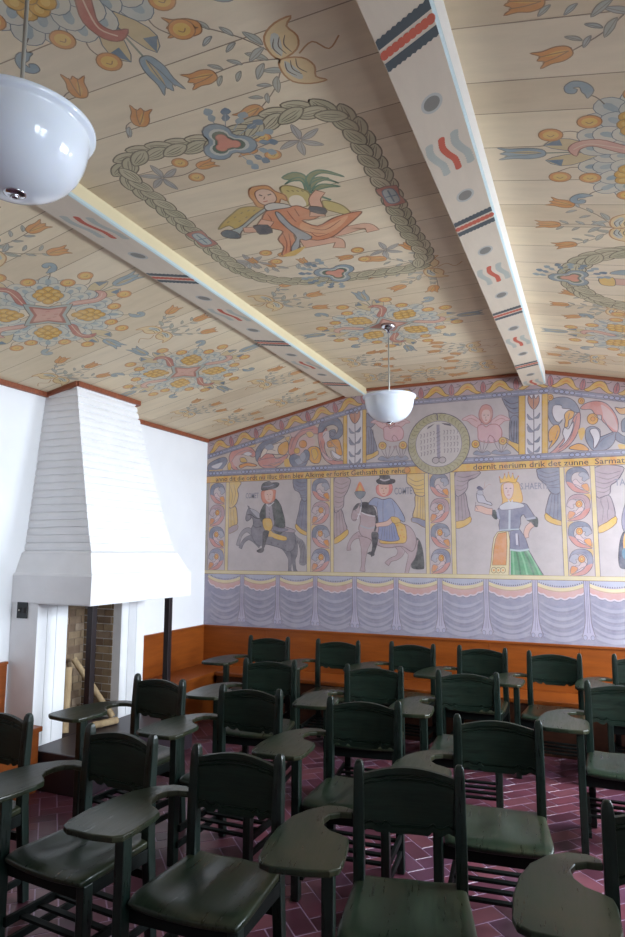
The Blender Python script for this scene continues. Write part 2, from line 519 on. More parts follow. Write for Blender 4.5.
# ------------------------------------------------------------ chairs
def make_chair():
    r = empty('tablet_arm_chair')
    # rear legs run up as back posts with rounded tops
    for s in (-1, 1):
        mb = MB(); rings = []
        for z, yc, hw, hd in [(0, .045, .019, .019), (.25, .025, .02, .021), (.44, .008, .021, .022), (.62, .006, .021, .02), (.79, .016, .0195, .018), (.825, .018, .019, .0175), (.845, .019, .0165, .015), (.856, .0195, .012, .011), (.861, .02, .006, .006)]:
            cx = s * .186
            rings.append([(cx - hw, yc - hd, z), (cx, yc - hd * 1.08, z), (cx + hw, yc - hd, z), (cx + hw, yc + hd, z), (cx - hw, yc + hd, z)])
        mb.loft(rings)
        mb.build('leg', M_chair, r, bevel=.004)
    # front legs: the left one rises to carry the tablet
    mb = MB(); mb.box((.168, -.355, 0), (.208, -.31, .408)); mb.build('leg', M_chair, r, bevel=.004)
    mb = MB(); mb.box((-.262, -.395, 0), (-.222, -.345, .652)); mb.build('leg', M_chair, r, bevel=.004)
    # backrest
    mb = MB(); nx = 44
    def top(x): return .814 + .024 * math.cos(x / .17 * PI / 2)
    def bot(x):
        a = abs(x)
        if a < .07: return .604
        if a < .088: return .604 + (a - .07) / .018 * .020
        if a < .10: return .624 - (a - .088) / .012 * .018
        if a < .125: return .606 + (a - .10) / .025 * .004
        if a < .14: return .610 + (a - .125) / .015 * .014
        return .624 - (a - .14) / .027 * .010
    zs = [0, .10, .115, .13, .145, .5, .80, .815, .83, .845, .87, .885, .90, 1.0]
    dp = [0, 0, .006, .006, 0, 0, 0, .006, .006, 0, .0, .005, 0, 0]
    vs = []; fs = []
    cols_ = [(-.1665 + .333 * i / nx) for i in range(nx + 1)]
    for side in (0, 1):
        for j, t in enumerate(zs):
            for x in cols_:
                zt, zb = top(x), bot(x)
                z = zb + (zt - zb) * t
                yc = .012 + .020 * math.cos(x / .1665 * PI / 2)
                y = yc - .010 + (dp[j] if side == 0 else .020)
                vs.append((x, y, z))
    w = nx + 1; n1 = len(zs) * w
    for j in range(len(zs) - 1):
        for i in range(nx):
            a = j * w + i
            fs.append((a, a + 1, a + w + 1, a + w)); fs.append((n1 + a + w, n1 + a + w + 1, n1 + a + 1, n1 + a))
    for i in range(nx):
        fs.append((i, n1 + i, n1 + i + 1, i + 1)); a = (len(zs) - 1) * w + i
        fs.append((a, a + 1, n1 + a + 1, n1 + a))
    for j in range(len(zs) - 1):
        a = j * w; fs.append((a, a + w, n1 + a + w, n1 + a)); a = j * w + nx; fs.append((a, n1 + a, n1 + a + w, a + w))
    mb.add(vs, fs); mb.build('backrest', M_panel, r)
    # saddle seat
    mb = MB(); ns, ntt = 22, 18; vs = []; fs = []
    def P(s, t, lay):
        # s -1..1, t 0 rear .. 1 front
        hw = .198 + .030 * t ** .8
        e_ = 1.0
        if t > .8: e_ = 1 - .06 * ((t - .8) / .2) ** 2.2
        if t < .08: e_ = 1 - .0 * t
        x = s * hw * e_
        y = .035 - t * (.415 + .022 * (1 - s * s))
        if lay == 1: return (x * .985, y + .004 * (1 if t > .5 else -1), .412)
        dish = -.014 * math.exp(-((abs(s) - .42) / .3) ** 2) * math.exp(-((t - .42) / .34) ** 2)
        roll = -.012 * max(0, (t - .82) / .18) ** 2
        edge = -.006 * max(0, (abs(s) - .88) / .12) ** 2
        return (x, y, .447 + dish + roll + edge)
    for lay in (0, 1):
        for j in range(ntt + 1):
            for i in range(ns + 1):
                vs.append(P(-1 + 2 * i / ns, j / ntt, lay))
    w = ns + 1; n1 = (ntt + 1) * w
    for j in range(ntt):
        for i in range(ns):
            a = j * w + i
            fs.append((a, a + w, a + w + 1, a + 1)); fs.append((n1 + a, n1 + a + 1, n1 + a + w + 1, n1 + a + w))
    for i in range(ns):
        fs.append((i, i + 1, n1 + i + 1, n1 + i)); a = ntt * w + i; fs.append((a, n1 + a, n1 + a + 1, a + 1))
    for j in range(ntt):
        a = j * w; fs.append((a, n1 + a, n1 + a + w, a + w)); a = j * w + ns; fs.append((a, a + w, n1 + a + w, n1 + a))
    mb.add(vs, fs, smooth=True); o = mb.build('seat', M_seat, r)
    md = o.modifiers.new('bevel', 'BEVEL'); md.width = .008; md.segments = 3; md.limit_method = 'ANGLE'; md.angle_limit = math.radians(50)
    # rails under the seat
    mb = MB()
    mb.box((-.222, -.352, .352), (.168, -.330, .412)); mb.box((-.165, .0, .36), (.165, .018, .412))
    mb.box((-.205, -.345, .36), (-.187, -.012, .412)); mb.box((.187, -.312, .36), (.205, -.012, .412))
    mb.build('apron', M_dark, r, bevel=.002)
    # book rack: side rails and slats
    mb = MB()
    mb.box((-.222, -.36, .165), (-.204, .03, .20)); mb.box((.180, -.32, .165), (.198, .03, .20))
    for k in range(4):
        y = -.30 + k * .09
        mb.box((-.204, y, .172), (.180, y + .030, .184))
    mb.build('book_rack', M_dark, r, bevel=.002)
    mb = MB(); mb.box((-.165, .018, .27), (.165, .036, .305)); mb.build('stretcher', M_dark, r, bevel=.002)
    mb = MB(); mb.box((-.222, -.375, .09), (-.205, .025, .12)); mb.build('stretcher', M_dark, r, bevel=.002)
    mb = MB(); mb.box((.181, -.33, .09), (.197, .03, .12)); mb.build('stretcher', M_dark, r, bevel=.002)
    # tablet arm
    ctrl = [(-.208, .028), (-.25, .055), (-.31, .052), (-.375, .005), (-.425, -.07), (-.455, -.17), (-.468, -.29), (-.465, -.40), (-.452, -.44), (-.415, -.462), (-.30, -.468), (-.225, -.458), (-.198, -.435), (-.190, -.38), (-.190, -.26), (-.198, -.215), (-.228, -.190), (-.268, -.168), (-.297, -.125), (-.305, -.075), (-.290, -.03), (-.255, -.008), (-.208, -.005)]
    mb = MB(); mb.prism(ctrl, .652, .675); mb.build('tablet_arm', M_seat, r, bevel=.006, seg=3)
    return r

def copy_tree(o, parent=None):
    c = o.copy(); COL.objects.link(c)
    if parent: c.parent = parent
    for ch in list(o.children): copy_tree(ch, c)
    return c

C = [  # x, y, rotation, label
 (-2.745, 2.46, 0, 'dark green tablet-arm chair cut off by the left edge, in front of the fireplace'),
 (-1.97, 2.42, -5, 'dark green tablet-arm chair in the front row, second from the left'),
 (-1.35, 2.375, 2, 'dark green tablet-arm chair in the front row, third from the left'),
 (-.675, 2.485, 13, 'green tablet-arm chair in the front row, turned right, largest backrest at bottom centre'),
 (.185, 2.39, 4, 'green tablet-arm chair in the bottom right corner, only tablet and post in view'),
 (-2.55, 3.485, -6, 'dark green tablet-arm chair with its tablet in front of the fireplace hearth'),
 (-1.88, 3.45, 0, 'dark green tablet-arm chair in the second row, next to the one by the hearth'),
 (-1.175, 3.425, 5, 'dark green tablet-arm chair in the second row, in the middle of the room'),
 (-.465, 3.31, 6, 'dark green tablet-arm chair standing on open brick floor, rightmost of the second row'),
 (-2.215, 4.36, 8, 'dark green tablet-arm chair in the third row, nearest the fireplace'),
 (-1.44, 4.42, 9, 'dark green tablet-arm chair in the third row, second from the fireplace'),
 (-.81, 4.465, 7, 'dark green tablet-arm chair in the third row, third from the fireplace'),
 (.105, 4.46, 2, 'dark green tablet-arm chair in the third row, cut off by the right edge'),
 (-2.81, 5.505, 4, 'dark green tablet-arm chair in the back row, nearest the corner bench'),
 (-2.14, 5.54, 4, 'dark green tablet-arm chair in the back row, below the left horseman on a rearing horse'),
 (-1.49, 5.63, -3, 'dark green tablet-arm chair in the back row, below the right horseman in blue'),
 (-.90, 5.64, -2, 'dark green tablet-arm chair in the back row, to the left of the painted queen'),
 (-.335, 5.575, -1, 'dark green tablet-arm chair in the back row, below the painted queen in a green skirt'),
 (.285, 5.66, 0, 'dark green tablet-arm chair in the back row, cut off by the right edge'),
]
proto = make_chair()
for i, (x, y, a, lab) in enumerate(C):
    o = proto if i == 0 else copy_tree(proto)
    o.location = (x, y - .018, 0.004); o.rotation_euler = (0, 0, math.radians(a))
    tag(o, lab, 'chair', 'green tablet-arm chairs')
# ================================================================= painted decoration
def smooth(pts, closed=False, k=4):
    n = len(pts)
    if n < 3: return [Vector(p) for p in pts]
    P = [Vector(p) for p in pts]; out = []
    for i in range(n if closed else n - 1):
        p0 = P[(i - 1) % n] if (closed or i > 0) else P[0]
        p1 = P[i]; p2 = P[(i + 1) % n]
        p3 = P[(i + 2) % n] if (closed or i + 2 < n) else P[-1]
        for j in range(k):
            t = j / k
            out.append(0.5 * ((2 * p1) + (-p0 + p2) * t + (2 * p0 - 5 * p1 + 4 * p2 - p3) * t * t + (-p0 + 3 * p1 - 3 * p2 + p3) * t ** 3))
    if not closed: out.append(P[-1])
    return out

class Art:
    """flat paint laid on a surface; plane coordinates (u, v) in metres"""
    def __init__(self, mb, place, conv=None):
        self.mb = mb; self.place = place; self.lay = 1; self.conv = conv; self.M = None
    def at(self, lay): self.lay = lay; return self
    def tr(self, u=None, v=0, ang=0, s=1, flip=False, sx=1.0):
        if u is None: self.M = None
        else:
            c, sn = math.cos(ang), math.sin(ang); f = -1 if flip else 1
            self.M = lambda p: Vector((u + c * p[0] * s * f * sx - sn * p[1] * s, v + sn * p[0] * s * f * sx + c * p[1] * s))
        return self
    def _m(self, pts):
        if self.conv: pts = [self.conv(*p) for p in pts]
        if self.M: pts = [self.M(p) for p in pts]
        return [Vector(p[:2]) for p in pts]
    def _put(self, q, faces, col):
        # coats of paint are stacked later, each only a hair above what it covers
        if not hasattr(self.mb, 'coats'): self.mb.coats = []
        self.mb.coats.append((self.lay, len(self.mb.coats), self.place, [(p[0], p[1]) for p in q], faces, col))
    def fill(self, pts, col, sm=True, line=None, w=.004, k=4):
        q = self._m(pts)
        if sm: q = smooth(q, True, k)
        self._put(q, [tuple(range(len(q)))], col)
        if line: self._stroke(q + [q[0], q[1]], w, line, False)
    def _stroke(self, q, w, col, taper):
        if len(q) < 2: return
        L = []; R = []; n = len(q)
        for i, p in enumerate(q):
            d = q[min(i + 1, n - 1)] - q[max(i - 1, 0)]
            if d.length < 1e-9: d = Vector((1, 0))
            d.normalize(); nn = Vector((-d.y, d.x))
            ww = w / 2 * (1 if not taper else max(.15, math.sin(PI * (i + .5) / n) ** .6))
            L.append(p + nn * ww); R.append(p - nn * ww)
        self._put(L + R, [(i, i + 1, n + i + 1, n + i) for i in range(n - 1)], col)
    def line(self, pts, w, col, taper=False, sm=True, k=4):
        q = self._m(pts)
        if sm: q = smooth(q, False, k)
        self._stroke(q, w, col, taper)
    def ell(self, c, rx, ry, col, ang=0, line=None, w=.004, n=18):
        ca, sa = math.cos(ang), math.sin(ang)
        self.fill([(c[0] + rx * math.cos(t) * ca - ry * math.sin(t) * sa, c[1] + rx * math.cos(t) * sa + ry * math.sin(t) * ca) for t in [2 * PI * i / n for i in range(n)]], col, False, line, w)
    def text(self, s, u, v, h, width, col, ang=0):
        cu = bpy.data.curves.new('t', 'FONT'); cu.body = s; cu.size = 1; cu.resolution_u = 2; cu.offset = .012
        ob = bpy.data.objects.new('t', cu); COL.objects.link(ob)
        dg = bpy.context.evaluated_depsgraph_get()
        me = bpy.data.meshes.new_from_object(ob.evaluated_get(dg))
        xs = [p.co.x for p in me.vertices]; x0, x1 = min(xs), max(xs)
        k = width / (x1 - x0); ca, sa = math.cos(ang), math.sin(ang)
        q = []
        for p in me.vertices:
            a = (p.co.x - x0) * k; b = p.co.y * h / .72
            q.append((u + a * ca - b * sa, v + a * sa + b * ca))
        self._put(q, [tuple(f.vertices) for f in me.polygons], col)
        bpy.data.objects.remove(ob); bpy.data.curves.remove(cu); bpy.data.meshes.remove(me)

def lay_paint(mb, cell=.006, step=2.5e-5):
    grids = {}
    for lay, _, place, q, faces, col in sorted(mb.coats, key=lambda c: (c[0], c[1])):
        rank = grids.setdefault(id(place) if len(q) and place(0, 0, 0)[0] != 0 else 0, {})
        cells = set()
        for f in faces:
            P = [q[i] for i in f]; n = len(P)
            us = [p[0] for p in P]; vs = [p[1] for p in P]
            if n <= 4:
                for a in range(int(min(us) // cell), int(max(us) // cell) + 1):
                    for b in range(int(min(vs) // cell), int(max(vs) // cell) + 1): cells.add((a, b))
                continue
            for i in range(n):                       # cells along the outline
                (x0, y0), (x1, y1) = P[i], P[(i + 1) % n]
                m = max(1, int(max(abs(x1 - x0), abs(y1 - y0)) / cell * 1.5))
                for j in range(m): cells.add((int((x0 + (x1 - x0) * j / m) // cell), int((y0 + (y1 - y0) * j / m) // cell)))
            for b in range(int(min(vs) // cell), int(max(vs) // cell) + 1):   # cells inside
                yc = (b + .5) * cell; xs = []
                for i in range(n):
                    (x0, y0), (x1, y1) = P[i], P[(i + 1) % n]
                    if (y0 > yc) != (y1 > yc): xs.append(x0 + (yc - y0) / (y1 - y0) * (x1 - x0))
                xs.sort()
                for x0, x1 in zip(xs[::2], xs[1::2]):
                    for a in range(int(x0 // cell), int(x1 // cell) + 1): cells.add((a, b))
        r = 1 + max((rank.get(c, 0) for c in cells), default=0) if lay else 1
        if lay:
            for c in cells: rank[c] = max(r, rank.get(c, 0))
        mb.add([place(u, v, r * step + (4e-4 if lay else 1e-4)) for u, v in q], faces, col)
    mb.coats = []

def mixc(a, b, t): return tuple(a[i] * (1 - t) + b[i] * t for i in range(3)) + (1,)

# pixel of the photograph -> point on a world plane (used only to read off where the painted shapes lie)
def ray(px, py): return FWD + RGT * ((px - 312.5) / FPX) - UPV * ((py - 468.5) / FPX)
def on_back(px, py):
    d = ray(px, py); t = YB / d.y
    return (d.x * t, CAMH + d.z * t)
def on_z(px, py, z):
    d = ray(px, py); t = (z - CAMH) / d.z
    return (d.x * t, d.y * t)
# ------------------------------------------------------------ the mural on the back wall
BASE = rgb(194, 181, 180)
mb = MB(); gable(YB, YB + T, mb, 0); mb.c = [BASE] * len(mb.c)
wallp = lambda u, v, o: (u, YB - o, v)
W = Art(mb, wallp)
def tile(ox, oy, s): return lambda x, y: on_back(ox + x / s, oy + y / s)
def TA(ox, oy, s):
    a = Art(mb, wallp, tile(ox, oy, s)); return a
INK = rgb(88, 80, 92); INKL = rgb(124, 114, 126)
YEL = rgb(222, 176, 84); CRM = rgb(220, 202, 156); ORG = rgb(222, 146, 66); PNK = rgb(206, 140, 130); PKL = rgb(206, 172, 168)
BLU = rgb(122, 128, 146); BLL = rgb(158, 162, 178); LAV = rgb(152, 148, 170); GRY = rgb(128, 128, 146); WHT = rgb(216, 208, 212)
BLK = rgb(44, 44, 50); GRN = rgb(84, 150, 104); DKY = rgb(128, 92, 40)

def rect(a, u0, v0, u1, v1, col): a.fill([(u0, v0), (u1, v0), (u1, v1), (u0, v1)], col, False)

# hanging cloth below the figures
CB, CT = ZW, 1.40
W.at(1); rect(W, XL, CB, XR, CT, mixc(LAV, GRY, .35))
sx = [-3.927 + .4275 * k for k in range(14)]
for k in list(range(0, 13, 2)) + list(range(1, 13, 2)):
    a, b = sx[k], min(sx[k + 1], XR); m = (a + b) / 2; w = b - a
    if b - a < .1: continue
    W.at(2)
    def arc(v0, sag, n=12, amp=0, fr=0): return [(a + w * i / n, v0 - sag * math.sin(PI * i / n) ** .8 + amp * math.cos(fr * i)) for i in range(n + 1)]
    # folds
    for j, (vv, sg) in enumerate([(1.24, .10), (1.18, .12), (1.12, .12), (1.05, .12), (.99, .10), (.95, .07)]):
        W.line([(p[0], p[1]) for p in arc(vv, sg)][1:-1], .028, mixc(LAV, (1, 1, 1, 1), .09), True, k=2)
        W.line([(p[0], p[1] - .022) for p in arc(vv, sg)][1:-1], .016, mixc(LAV, INK, .28), True, k=2)
        W.line([(p[0], p[1] - .040) for p in arc(vv, sg * 1.05)][2:-3], .010, mixc(GRY, LAV, .4), True, k=2)
    # pink lining with scalloped edge
    top = arc(1.385, .055); low = [(a + w * i / 24, 1.325 - .085 * math.sin(PI * i / 24) ** .7 - .012 * abs(math.sin(PI * i / 4))) for i in range(25)]
    W.fill([(p[0], p[1]) for p in top] + list(reversed(low)), mixc(PNK, PKL, .5), False)
    W.line(low, .012, rgb(214, 196, 206), k=2); W.line([(p[0], p[1] - .012) for p in low], .006, mixc(LAV, INK, .4), k=2)
    up = [(a + w * i / 12, 1.40) for i in range(13)]
    W.fill(up + list(reversed(arc(1.385, .055))), rgb(176, 176, 196), False)
    W.line(arc(1.372, .058), .026, CRM, k=2); W.line(arc(1.355, .06), .006, mixc(CRM, DKY, .5), k=2)
    for i in range(2, 22):
        t = i / 23; u = a + w * t; vv = 1.388 - .055 * math.sin(PI * t) ** .8
        W.fill([(u - .007, vv + .002), (u + .007, vv + .002), (u, vv + .017)], INK, False)
for k in range(1, 13):
    u = sx[k]
    if u > XR - .05: continue
    W.at(3)
    W.fill([(u - .02, CT), (u + .02, CT), (u + .022, 1.1), (u + .03, 1.0), (u + .055, .91), (u + .03, .885), (u, .90), (u - .03, .885), (u - .055, .91), (u - .03, 1.0), (u - .022, 1.1)], rgb(182, 174, 198), False)
    for s in (-1, 1):
        W.line([(u + s * .022, CT), (u + s * .022, 1.1), (u + s * .032, 1.0), (u + s * .056, .91)], .007, INKL)
        W.line([(u + s * .006, CT), (u + s * .006, 1.1), (u + s * .012, .95)], .005, mixc(INKL, LAV, .3))
        W.ell((u + s * .03, .91), .016, .02, rgb(166, 166, 194), line=INKL, w=.005)
# cream band
W.at(6); rect(W, XL, 1.396, XR, 1.434, CRM); W.line([(XL, 1.396), (XR, 1.396)], .005, DKY, sm=False); W.line([(XL, 1.434), (XR, 1.434)], .005, mixc(DKY, CRM, .4), sm=False)

# ---- acanthus scroll glyph in a unit cell (x -.5...5, y -.5...5)
def scroll(u, v, w, h, flip, c1, c2, c3, disc=True):
    W.tr(u, v, 0, h, flip, w / h); W.at(3)
    lw = .005
    # ground of the cell corners: small yellow leaves
    W.fill([(-.48, .48), (-.2, .46), (-.36, .30), (-.46, .2)], mixc(YEL, BASE, .3))
    W.fill([(.48, -.48), (.2, -.44), (.3, -.3), (.46, -.25)], mixc(YEL, BASE, .3))
    # main C body
    W.fill([(-.46, .10), (-.40, .34), (-.18, .47), (.12, .48), (.34, .38), (.46, .18), (.46, .02), (.36, .16), (.22, .26), (.02, .30), (-.16, .24), (-.24, .08), (-.22, -.08), (-.10, -.24), (.10, -.36), (.46, -.50), (.2, -.50), (-.12, -.44), (-.34, -.26), (-.44, -.08)], c1, line=INK, w=lw, k=3)
    W.fill([(-.44, -.05), (-.33, -.25), (-.12, -.43), (.2, -.49), (.44, -.495), (.12, -.37), (-.09, -.25), (-.2, -.12)], c2, k=3)
    # curled leaf
    W.fill([(.46, .12), (.36, .26), (.2, .3), (.06, .22), (.12, .12), (.22, .1), (.18, 0), (.28, -.06), (.38, 0), (.46, .04)], mixc(c1, WHT, .35), line=INKL, w=lw, k=3)
    # feathery inner lobes
    W.fill([(-.2, -.06), (-.06, .04), (.04, -.06), (.12, -.14), (.22, -.12), (.26, -.24), (.36, -.26), (.34, -.36), (.1, -.34), (-.08, -.22)], mixc(c2, WHT, .55), line=INKL, w=lw, k=3)
    W.line([(-.14, -.16), (0, -.2), (.12, -.28), (.28, -.34)], lw, INKL); W.line([(-.3, .1), (-.22, .3), (0, .38), (.24, .3)], lw, mixc(INKL, c1, .4))
    W.fill([(.14, -.22), (.32, -.14), (.42, -.2), (.44, -.42), (.3, -.4)], c3, line=INKL, w=lw, k=3)
    if disc:
        W.ell((-.02, .12), .13, .13, ORG, line=DKY, w=lw); W.ell((-.02, .12), .055, .055, YEL, line=DKY, w=.003)
    W.tr()

def column(px0, px1, py, zs, z1=2.40):
    """two cream posts with a scroll panel between"""
    u0 = on_back(px0, py)[0]; u1 = on_back(px1, py)[0]
    rect(W.at(1), u0, 1.434, u1, z1, mixc(BASE, PKL, .25))
    n = 4; h = (z1 - 1.434) / n; w = u1 - u0
    for i in range(n):
        top = [BLU, mixc(BLU, LAV, .5)][i % 2]
        scroll((u0 + u1) / 2, z1 - h * (i + .5), w * .95, h * .98, i % 2 == 1, top if i != 1 else mixc(PNK, BLL, .45), PNK, mixc(ORG, PNK, .3 * (i % 2)), i != 0)
    return u0, u1
def post(px0, px1, py, z0=1.434, z1=2.40, col=None):
    u0 = on_back(px0, py)[0]; u1 = on_back(px1, py)[0]
    W.at(7); rect(W, u0, z0, u1, z1, col or mixc(CRM, YEL, .25))
    W.line([(u0, z0), (u0, z1)], .006, INKL, sm=False); W.line([(u1, z0), (u1, z1)], .006, INKL, sm=False)
column(208.5, 225.3, 525, 0); post(225.3, 228.6, 525); post(206, 208.3, 525, col=mixc(CRM, GRY, .5))
column(310.8, 330.6, 525, 0); post(307, 310.8, 525); post(330.4, 333.8, 525)
column(429.4, 451, 525, 0); post(425.4, 429.2, 525); post(451.2, 455.8, 525)
column(566.3, 593, 525, 0); post(561.8, 566.5, 525); post(592.8, 597.8, 525)

# ---- painted side curtains
def curtain(a, up, low, hem, col, hemcol, folds):
    a.at(5)
    a.fill(low, mixc(col, INK, .08), line=INK, w=.008, k=3)
    a.fill(hem, hemcol, line=DKY, w=.006, k=2)
    a.fill(up, col, line=INK, w=.008, k=3)
    for f in folds: a.line(f, .008, mixc(col, INK, .55), True)
A1 = TA(205, 470, 7.8125); A2 = TA(275, 465, 7.8125); A3 = TA(340, 465, 6.944); A4 = TA(400, 460, 6.944); A5 = TA(465, 460, 6.944); A6 = TA(540, 455, 7.353)
curtain(A1, [(183, 100), (282, 96), (255, 150), (262, 200), (240, 270), (184, 290)], [(184, 290), (238, 285), (252, 350), (250, 430), (184, 462)], [(184, 455), (250, 425), (256, 460), (220, 485), (184, 495)], mixc(YEL, CRM, .25), mixc(GRY, PKL, .5),
        [[(195, 120), (215, 200), (200, 280)], [(225, 110), (238, 190), (215, 275)], [(200, 310), (205, 440)], [(222, 310), (230, 430)], [(184, 288), (210, 296), (240, 283)]])
curtain(A2, [(150, 108), (248, 108), (248, 270), (215, 275), (190, 215), (155, 195), (142, 150)], [(205, 272), (248, 272), (248, 530), (205, 505), (165, 465), (185, 370)], [(165, 460), (205, 500), (248, 525), (248, 552), (195, 530), (160, 490)], GRY, YEL,
        [[(150, 140), (190, 170), (246, 165)], [(155, 175), (195, 200), (246, 190)], [(190, 225), (215, 240), (246, 232)], [(195, 250), (246, 258)], [(215, 290), (190, 400), (180, 465)], [(230, 290), (215, 400), (205, 495)], [(240, 300), (235, 500)], [(160, 120), (200, 140), (246, 135)]])
curtain(A2, [(464, 104), (582, 104), (582, 160), (560, 215), (540, 250), (535, 320), (505, 350), (464, 358)], [(464, 356), (518, 345), (545, 440), (562, 505), (505, 550), (464, 578)], [(464, 575), (510, 545), (565, 503), (572, 540), (520, 590), (464, 618)], mixc(PKL, GRY, .35), YEL,
        [[(466, 130), (520, 150), (578, 125)], [(466, 165), (520, 185), (575, 155)], [(466, 205), (520, 220), (560, 200)], [(466, 245), (510, 255), (545, 235)], [(466, 285), (505, 295), (540, 275)], [(466, 325), (500, 330), (535, 305)], [(480, 365), (485, 560)], [(500, 360), (510, 545)], [(515, 352), (540, 520)], [(466, 358), (500, 355), (520, 342)]])
curtain(A4, [(60, 85), (170, 90), (176, 240), (110, 242), (85, 190), (50, 160), (48, 110)], [(108, 240), (172, 240), (174, 425), (90, 400), (105, 320)], [(88, 398), (174, 420), (174, 470), (120, 440), (80, 428)], mixc(YEL, CRM, .3), mixc(GRY, LAV, .5),
        [[(55, 120), (110, 150), (172, 130)], [(60, 155), (115, 180), (172, 165)], [(85, 190), (125, 205), (172, 198)], [(98, 225), (172, 228)], [(125, 250), (118, 400)], [(145, 250), (140, 410)], [(160, 250), (158, 418)]])
curtain(A4, [(388, 85), (552, 78), (530, 120), (475, 145), (470, 190), (440, 232), (388, 245)], [(388, 243), (450, 228), (470, 320), (486, 400), (430, 425), (388, 430)], [(388, 428), (440, 420), (488, 392), (492, 430), (440, 465), (388, 475)], mixc(PKL, GRY, .5), YEL,
        [[(390, 110), (450, 120), (545, 92)], [(390, 140), (440, 150), (510, 122)], [(390, 175), (430, 180), (470, 155)], [(390, 205), (425, 210), (465, 185)], [(405, 250), (408, 425)], [(425, 245), (435, 415)], [(442, 235), (460, 405)]])
curtain(A6, [(-10, 100), (146, 96), (150, 270), (85, 280), (40, 215), (-8, 175), (-22, 130)], [(82, 278), (150, 272), (156, 490), (95, 470), (42, 430), (55, 350)], [(42, 425), (95, 465), (157, 485), (157, 520), (80, 500), (38, 470)], mixc(GRY, BLL, .3), YEL,
        [[(-15, 140), (50, 165), (146, 140)], [(0, 170), (60, 200), (146, 175)], [(30, 205), (80, 225), (148, 210)], [(55, 235), (148, 240)], [(90, 290), (70, 440)], [(110, 285), (100, 465)], [(132, 285), (130, 480)], [(80, 280), (110, 290), (150, 274)], [(0, 115), (60, 135), (146, 115)]])
curtain(A6, [(406, 90), (605, 84), (600, 140), (560, 195), (520, 225), (515, 280), (480, 300), (414, 302)], [(414, 300), (500, 292), (535, 350), (552, 455), (490, 500), (432, 530)], [(430, 528), (490, 495), (558, 450), (562, 500), (500, 550), (434, 575)], mixc(PKL, GRY, .5), YEL,
        [[(408, 120), (500, 140), (598, 115)], [(410, 155), (500, 178), (585, 145)], [(410, 195), (480, 210), (550, 185)], [(412, 230), (470, 245), (520, 225)], [(412, 265), (470, 275), (515, 250)], [(450, 305), (448, 350), (465, 400), (455, 500)], [(490, 305), (505, 380), (495, 420), (500, 480)]])

# ---- rider on a rearing horse
def L(a, pts, w, col, tp=False): a.line(pts, w, col, tp)
HG = rgb(122, 118, 126); HGD = rgb(84, 82, 92); SK = rgb(222, 178, 160)
a = A1.at(4)
def limb(a, pts, ws, col, ink=INK):
    """tapering limb painted along a path of tile points"""
    q = smooth(a._m(pts), False, 4); n = len(q); Lf = []; Rt = []
    for i, p in enumerate(q):
        t = i / (n - 1) * (len(ws) - 1); j = min(int(t), len(ws) - 2); w = ws[j] + (ws[j + 1] - ws[j]) * (t - j)
        d = (q[min(i + 1, n - 1)] - q[max(i - 1, 0)]).normalized(); nn = Vector((-d.y, d.x))
        Lf.append(p + nn * w / 2); Rt.append(p - nn * w / 2)
    c = a.conv; m = a.M; a.conv = None; a.M = None
    a.fill(Lf + Rt[::-1], col, False, line=ink, w=.005)
    a.conv = c; a.M = m
limb(a, [(420, 540), (360, 480), (320, 470), (280, 510), (255, 590)], [.10, .06, .045, .035, .04], mixc(HG, BASE, .3), HGD)
limb(a, [(440, 570), (385, 540), (340, 530), (300, 560), (275, 612)], [.12, .07, .045, .035, .04], HG, HGD)
limb(A2.at(4), [(85, 610), (110, 680), (118, 740), (115, 815), (118, 838)], [.16, .09, .04, .03, .05], HG, HGD)
limb(A2, [(125, 600), (150, 680), (145, 740), (155, 815), (162, 838)], [.16, .08, .04, .03, .05], mixc(HG, HGD, .3), HGD)
A2.fill([(140, 530), (185, 570), (215, 590), (240, 640), (246, 770), (190, 772), (200, 680), (185, 610), (150, 580)], mixc(HG, BASE, .15), line=HG, w=.004)
for x in (200, 212, 224, 236): L(A2, [(x - 25, 590), (x - 4, 660), (x, 765)], .006, HGD)
a.fill([(345, 298), (330, 320), (318, 375), (325, 398), (345, 392), (368, 372), (378, 420), (360, 470), (375, 540), (420, 590), (480, 580), (560, 600), (610, 620), (660, 640), (700, 600), (705, 520), (680, 470), (620, 445), (500, 470), (460, 420), (430, 380), (400, 330), (370, 310)], HG, line=HGD, w=.008)
a.fill([(350, 305), (385, 310), (420, 335), (440, 375), (420, 380), (385, 350)], mixc(HG, WHT, .45), line=HGD, w=.004)
L(a, [(330, 350), (360, 350), (395, 375), (440, 380)], .009, BLK); L(a, [(360, 350), (358, 385)], .007, BLK); L(a, [(372, 430), (400, 450), (440, 440)], .012, HGD)
a.fill([(338, 296), (330, 275), (352, 290)], HGD, False)
for x in (520, 570, 630): a.ell((x, 570 + (x - 520) * .2), 5, 5, HGD)
# cloak, leg, saddle cloth
a.fill([(455, 380), (500, 385), (620, 440), (700, 468), (690, 490), (600, 480), (520, 470)], mixc(PKL, GRY, .5), line=INK, w=.005)
A2.fill([(-60, 480), (0, 540), (85, 560), (82, 590), (0, 575), (-70, 520)], YEL, line=DKY, w=.004)
a.fill([(500, 470), (495, 520), (560, 525), (630, 545), (625, 520), (540, 495)], YEL, False)
a.fill([(480, 255), (450, 290), (428, 350), (440, 400), (470, 390), (520, 420), (540, 480), (590, 500), (625, 440), (612, 380), (600, 300), (580, 255), (550, 228), (520, 262)], rgb(66, 72, 70), line=BLK, w=.007)
A2.fill([(0, 270), (40, 310), (70, 400), (78, 460), (60, 490), (20, 480), (0, 440)], rgb(66, 76, 72), line=BLK, w=.006)
A2.fill([(-10, 478), (40, 492), (100, 500), (90, 515), (30, 520), (-20, 500)], mixc(GRY, INK, .3), line=INK, w=.004)
a.fill([(478, 262), (520, 275), (530, 330), (540, 420), (520, 440), (480, 400), (475, 330)], rgb(158, 146, 152), line=INK, w=.004)
